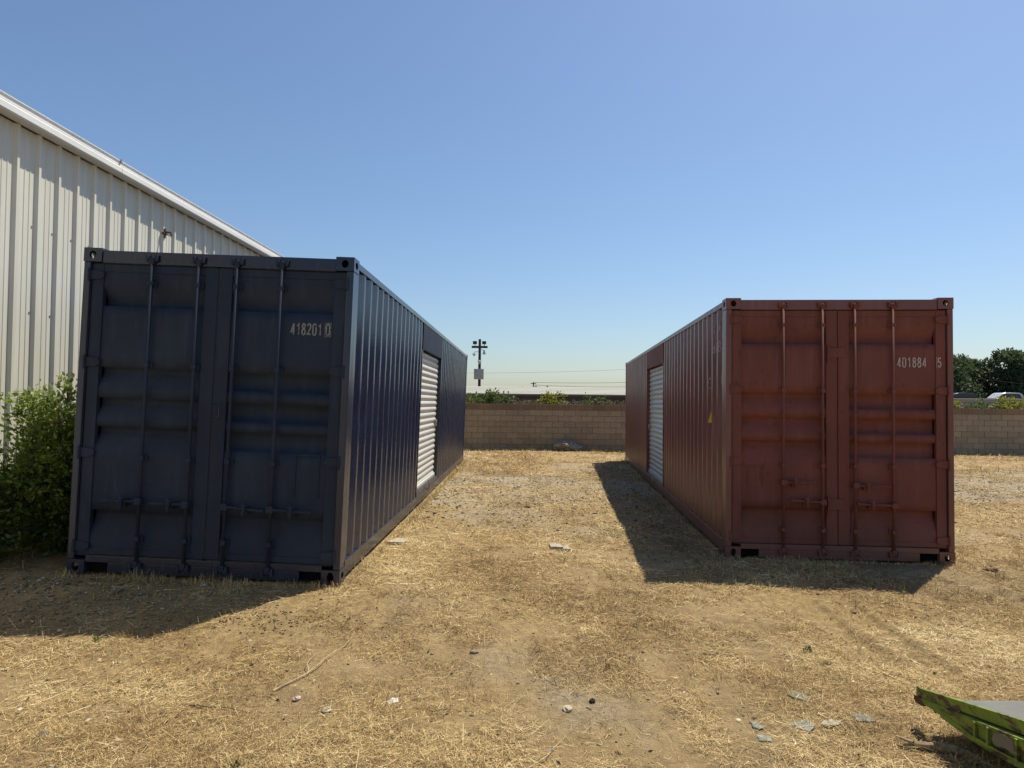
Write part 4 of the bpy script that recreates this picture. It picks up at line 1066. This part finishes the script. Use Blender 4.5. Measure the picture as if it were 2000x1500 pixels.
def straw_mesh(name, n, standing):
    x, y = scatter(n, 2.1, 23, 1.2)
    pn = .55*vn(x, y, .8, 31)+.45*vn(x, y, .25, 32)
    trk = np.zeros(len(x))
    for (a, b) in TRACKS:
        a = np.array(a); b = np.array(b); d = (b-a)/np.hypot(*(b-a)); off = np.abs((x-a[0])*-d[1]+(y-a[1])*d[0]); al = (x-a[0])*d[0]+(y-a[1])*d[1]
        trk = np.maximum(trk, (1-ss(.12, .2, off))*ss(-.2, .1, al)*(1-ss(1.5, 1.9, al)))
    bare = np.exp(-((x+1.9)/.6)**2-((y-4.95)/.28)**2)
    pr = np.clip((pn-.30)/.26, .05, 1)*(1-.8*gravel_mask(x, y))*(1-.8*trk)*(1-.8*bare)
    if standing: pr = pr*np.clip((vn(x, y, .18, 33)-.35)*3.0, 0, 1)
    k = RNG.random(len(x)) < pr; x = x[k]; y = y[k]; pn = pn[k]; n = len(x)
    sc_ = np.clip(y/4.6, .8, 4.2)
    ang = RNG.uniform(0, 2*np.pi, n)
    if standing:
        ln = RNG.uniform(.018, .06, n)*sc_**.6; wd = RNG.uniform(.0016, .0034, n)*sc_
        tilt = RNG.uniform(.3, 1.3, n)
    else:
        ln = np.clip(RNG.lognormal(-3.15, .6, n), .012, .22)*sc_**.7; wd = RNG.uniform(.0014, .0034, n)*sc_*np.where(RNG.random(n) < .03, 1.6, 1)
        tilt = RNG.normal(.05, .14, n)
    z = terrain(x, y)+(RNG.random(n)**2)*.022+.002
    d = np.stack([np.cos(ang)*np.cos(tilt), np.sin(ang)*np.cos(tilt), np.sin(tilt)], 1)
    sd = np.stack([-np.sin(ang), np.cos(ang), RNG.normal(0, .5, n)], 1); sd /= np.linalg.norm(sd, axis=1, keepdims=True)
    P0 = np.stack([x, y, z], 1)
    if not standing: P0 = P0-d*ln[:, None]*.5; P0[:, 2] = np.maximum(P0[:, 2], terrain(P0[:, 0], P0[:, 1])+.001)
    P1 = P0+d*ln[:, None]
    hw = (sd*wd[:, None])*.5
    V = np.stack([P0-hw, P0+hw, P1+hw*.5, P1-hw*.5], 1).reshape(-1, 3)
    F = (np.arange(n)*4)[:, None]+np.arange(4)[None]
    tone = np.clip(.14+.48*vn(x, y, .5, 41)+.34*(vn(x, y, 1.6, 43)-.5)+.26*RNG.normal(0, 1, n)+.25*(pn-.5), 0, 1)
    return np_mesh(name, V, F, M_straw, tone)
# (see also the fringe of stalks along the steel further down)
o = obj_from_mesh('dry_straw', straw_mesh('dry_straw', 620000, False)); tag(o, 'mown dry straw strewn all over the yard ground', 'straw', kind='stuff')
o = obj_from_mesh('grass_stubble', straw_mesh('grass_stubble', 330000, True)); tag(o, 'short dry grass stubble standing in tufts on the ground', 'grass', kind='stuff')

# gravel: low stones, more where the yard is gravelly
def stones_mesh(name, x, y, r_, mat, flat=.6):
    base = np.array([(1,0,0),(-1,0,0),(0,1,0),(0,-1,0),(0,0,1),(0,0,-1),(.6,.6,.5),(-.6,.6,.5),(.6,-.6,.5),(-.6,-.6,.5)], float)
    tri = np.array([(4,6,7),(4,7,9),(4,9,8),(4,8,6),(6,0,2),(7,2,1),(9,1,3),(8,3,0),(6,2,7),(7,1,9),(9,3,8),(8,0,6),(0,5,2),(2,5,1),(1,5,3),(3,5,0)])
    n = len(x); jit = RNG.uniform(.65, 1.25, (n, 10, 3))
    a = RNG.uniform(0, 2*np.pi, n); c, s = np.cos(a), np.sin(a)
    Pn = base[None]*jit*r_[:, None, None]; Pn[:, :, 2] *= flat; Pn[:, :, 0] *= RNG.uniform(.8, 1.5, n)[:, None]
    Q = np.stack([Pn[:, :, 0]*c[:, None]-Pn[:, :, 1]*s[:, None]+x[:, None], Pn[:, :, 0]*s[:, None]+Pn[:, :, 1]*c[:, None]+y[:, None], Pn[:, :, 2]+(terrain(x, y)+r_*flat*.35)[:, None]], 2)
    F = (np.arange(n)*10)[:, None, None]+tri[None]
    return np_mesh(name, Q.reshape(-1, 3), F.reshape(-1, 3), mat, np.repeat(RNG.random(n), 16))
M_gravel = mat_attr('gravel', [(0, (.10, .080, .052)), (.5, (.22, .18, .12)), (.85, (.34, .29, .205)), (1, (.50, .44, .33))], .9, 0, None, .15)
x, y = scatter(130000, 2.2, 22, 1.2)
k = RNG.random(len(x)) < np.clip(gravel_mask(x, y)*.9+.03, 0, 1); x, y = x[k], y[k]
r_ = np.clip(RNG.lognormal(-5.1, .45, len(x)), .003, .024)*np.clip(y/6.5, .75, 1.7)*(1+.7*np.exp(-((x+3.7)/1.5)**2-((y-5.35)/.6)**2))
o = obj_from_mesh('gravel', stones_mesh('gravel', x, y, r_, M_gravel)); tag(o, 'loose grey tan gravel scattered over the yard', 'gravel', kind='stuff')
# dark soil crumbs near the corner of the navy container
n = 130; x = RNG.normal(-1.78, .30, n); y = RNG.normal(5.08, .11, n); k = outside(x, y); x, y = x[k], y[k]
M_crumb = mat_attr('soil_crumb', [(0, (.05, .038, .024)), (1, (.16, .12, .075))], .95, 0, None, .1)
o = obj_from_mesh('soil_crumbs', stones_mesh('soil_crumbs', x, y, RNG.uniform(.004, .010, len(x)), M_crumb, .8)); tag(o, 'dark soil crumbs in front of the navy container corner', 'soil', kind='stuff')

# pale leaf flakes and chips in the foreground
x, y = scatter(5200, 2.2, 9, 1.0)
k = RNG.random(len(x)) < np.clip(.16+.9*np.exp(-((x+2.2)/1.1)**2-((y-4.1)/.8)**2), 0, 1); x, y = x[k], y[k]; n = len(x)
D = RNG.normal(size=(n, 3))*[1, 1, .22]
P3 = np.stack([x, y, terrain(x, y)+.010+RNG.random(n)*.014], 1)
M_flake = mat_attr('dry_leaf_flake', [(0, (.10, .062, .035)), (.45, (.26, .19, .11)), (.75, (.50, .42, .29)), (1, (.72, .65, .52))], .85, .15, (.5, .4, .25), .2)
o = obj_from_mesh('leaf_litter', leaves_mesh('leaf_litter', P3, D, RNG.uniform(.014, .038, n), M_flake, RNG.random(n), .5)); tag(o, 'pale dry leaf litter and chips lying on the straw', 'leaf litter', kind='stuff')

# longer dry stalks that the mower missed along the container bases and the wall foot
def fringe(p0, p1, n, off, h0, h1):
    t = RNG.random(n); b = RNG.normal(0, .03, n)+off
    d = np.array(p1)-np.array(p0); L_ = np.hypot(*d); nx_, ny_ = -d[1]/L_, d[0]/L_
    return p0[0]+d[0]*t+nx_*b, p0[1]+d[1]*t+ny_*b, RNG.uniform(h0, h1, n)*(.3+vn(t*L_, t*0, .35, 77))
parts = [fringe((-3.95, 5.86), (-1.5, 5.82), 900, -.05, .03, .10), fringe((-1.47, 5.9), (-1.28, 18), 2600, -.05, .03, .10),
         fringe((2.42, 7.38), (4.84, 7.19), 700, -.05, .02, .07), fringe((2.38, 7.5), (3.33, 19.5), 1500, .05, .03, .09), fringe((4.86, 7.3), (5.8, 19.4), 1500, -.05, .03, .10), fringe((-4, 23.2), (20, 23.2), 4000, -.06, .04, .14)]
x = np.concatenate([p[0] for p in parts]); y = np.concatenate([p[1] for p in parts]); ln = np.concatenate([p[2] for p in parts]); k = outside(x, y); x, y, ln = x[k], y[k], ln[k]; n = len(x)
ang = RNG.uniform(0, 2*np.pi, n); tl = RNG.uniform(.5, 1.45, n)
d = np.stack([np.cos(ang)*np.cos(tl), np.sin(ang)*np.cos(tl), np.sin(tl)], 1)
P0 = np.stack([x, y, terrain(x, y)], 1); hw = np.stack([-np.sin(ang), np.cos(ang), 0*ang], 1)*(RNG.uniform(.001, .002, n)*np.clip(y/5, 1, 3.5))[:, None]
V = np.stack([P0-hw, P0+hw, P0+d*ln[:, None]+hw*.3, P0+d*ln[:, None]-hw*.3], 1).reshape(-1, 3)
o = obj_from_mesh('tall_dry_grass', np_mesh('tall_dry_grass', V, (np.arange(n)*4)[:, None]+np.arange(4)[None], M_straw, np.clip(RNG.normal(.5, .25, n), 0, 1))); tag(o, 'taller dry grass fringe along container bases and wall foot', 'grass', kind='stuff')
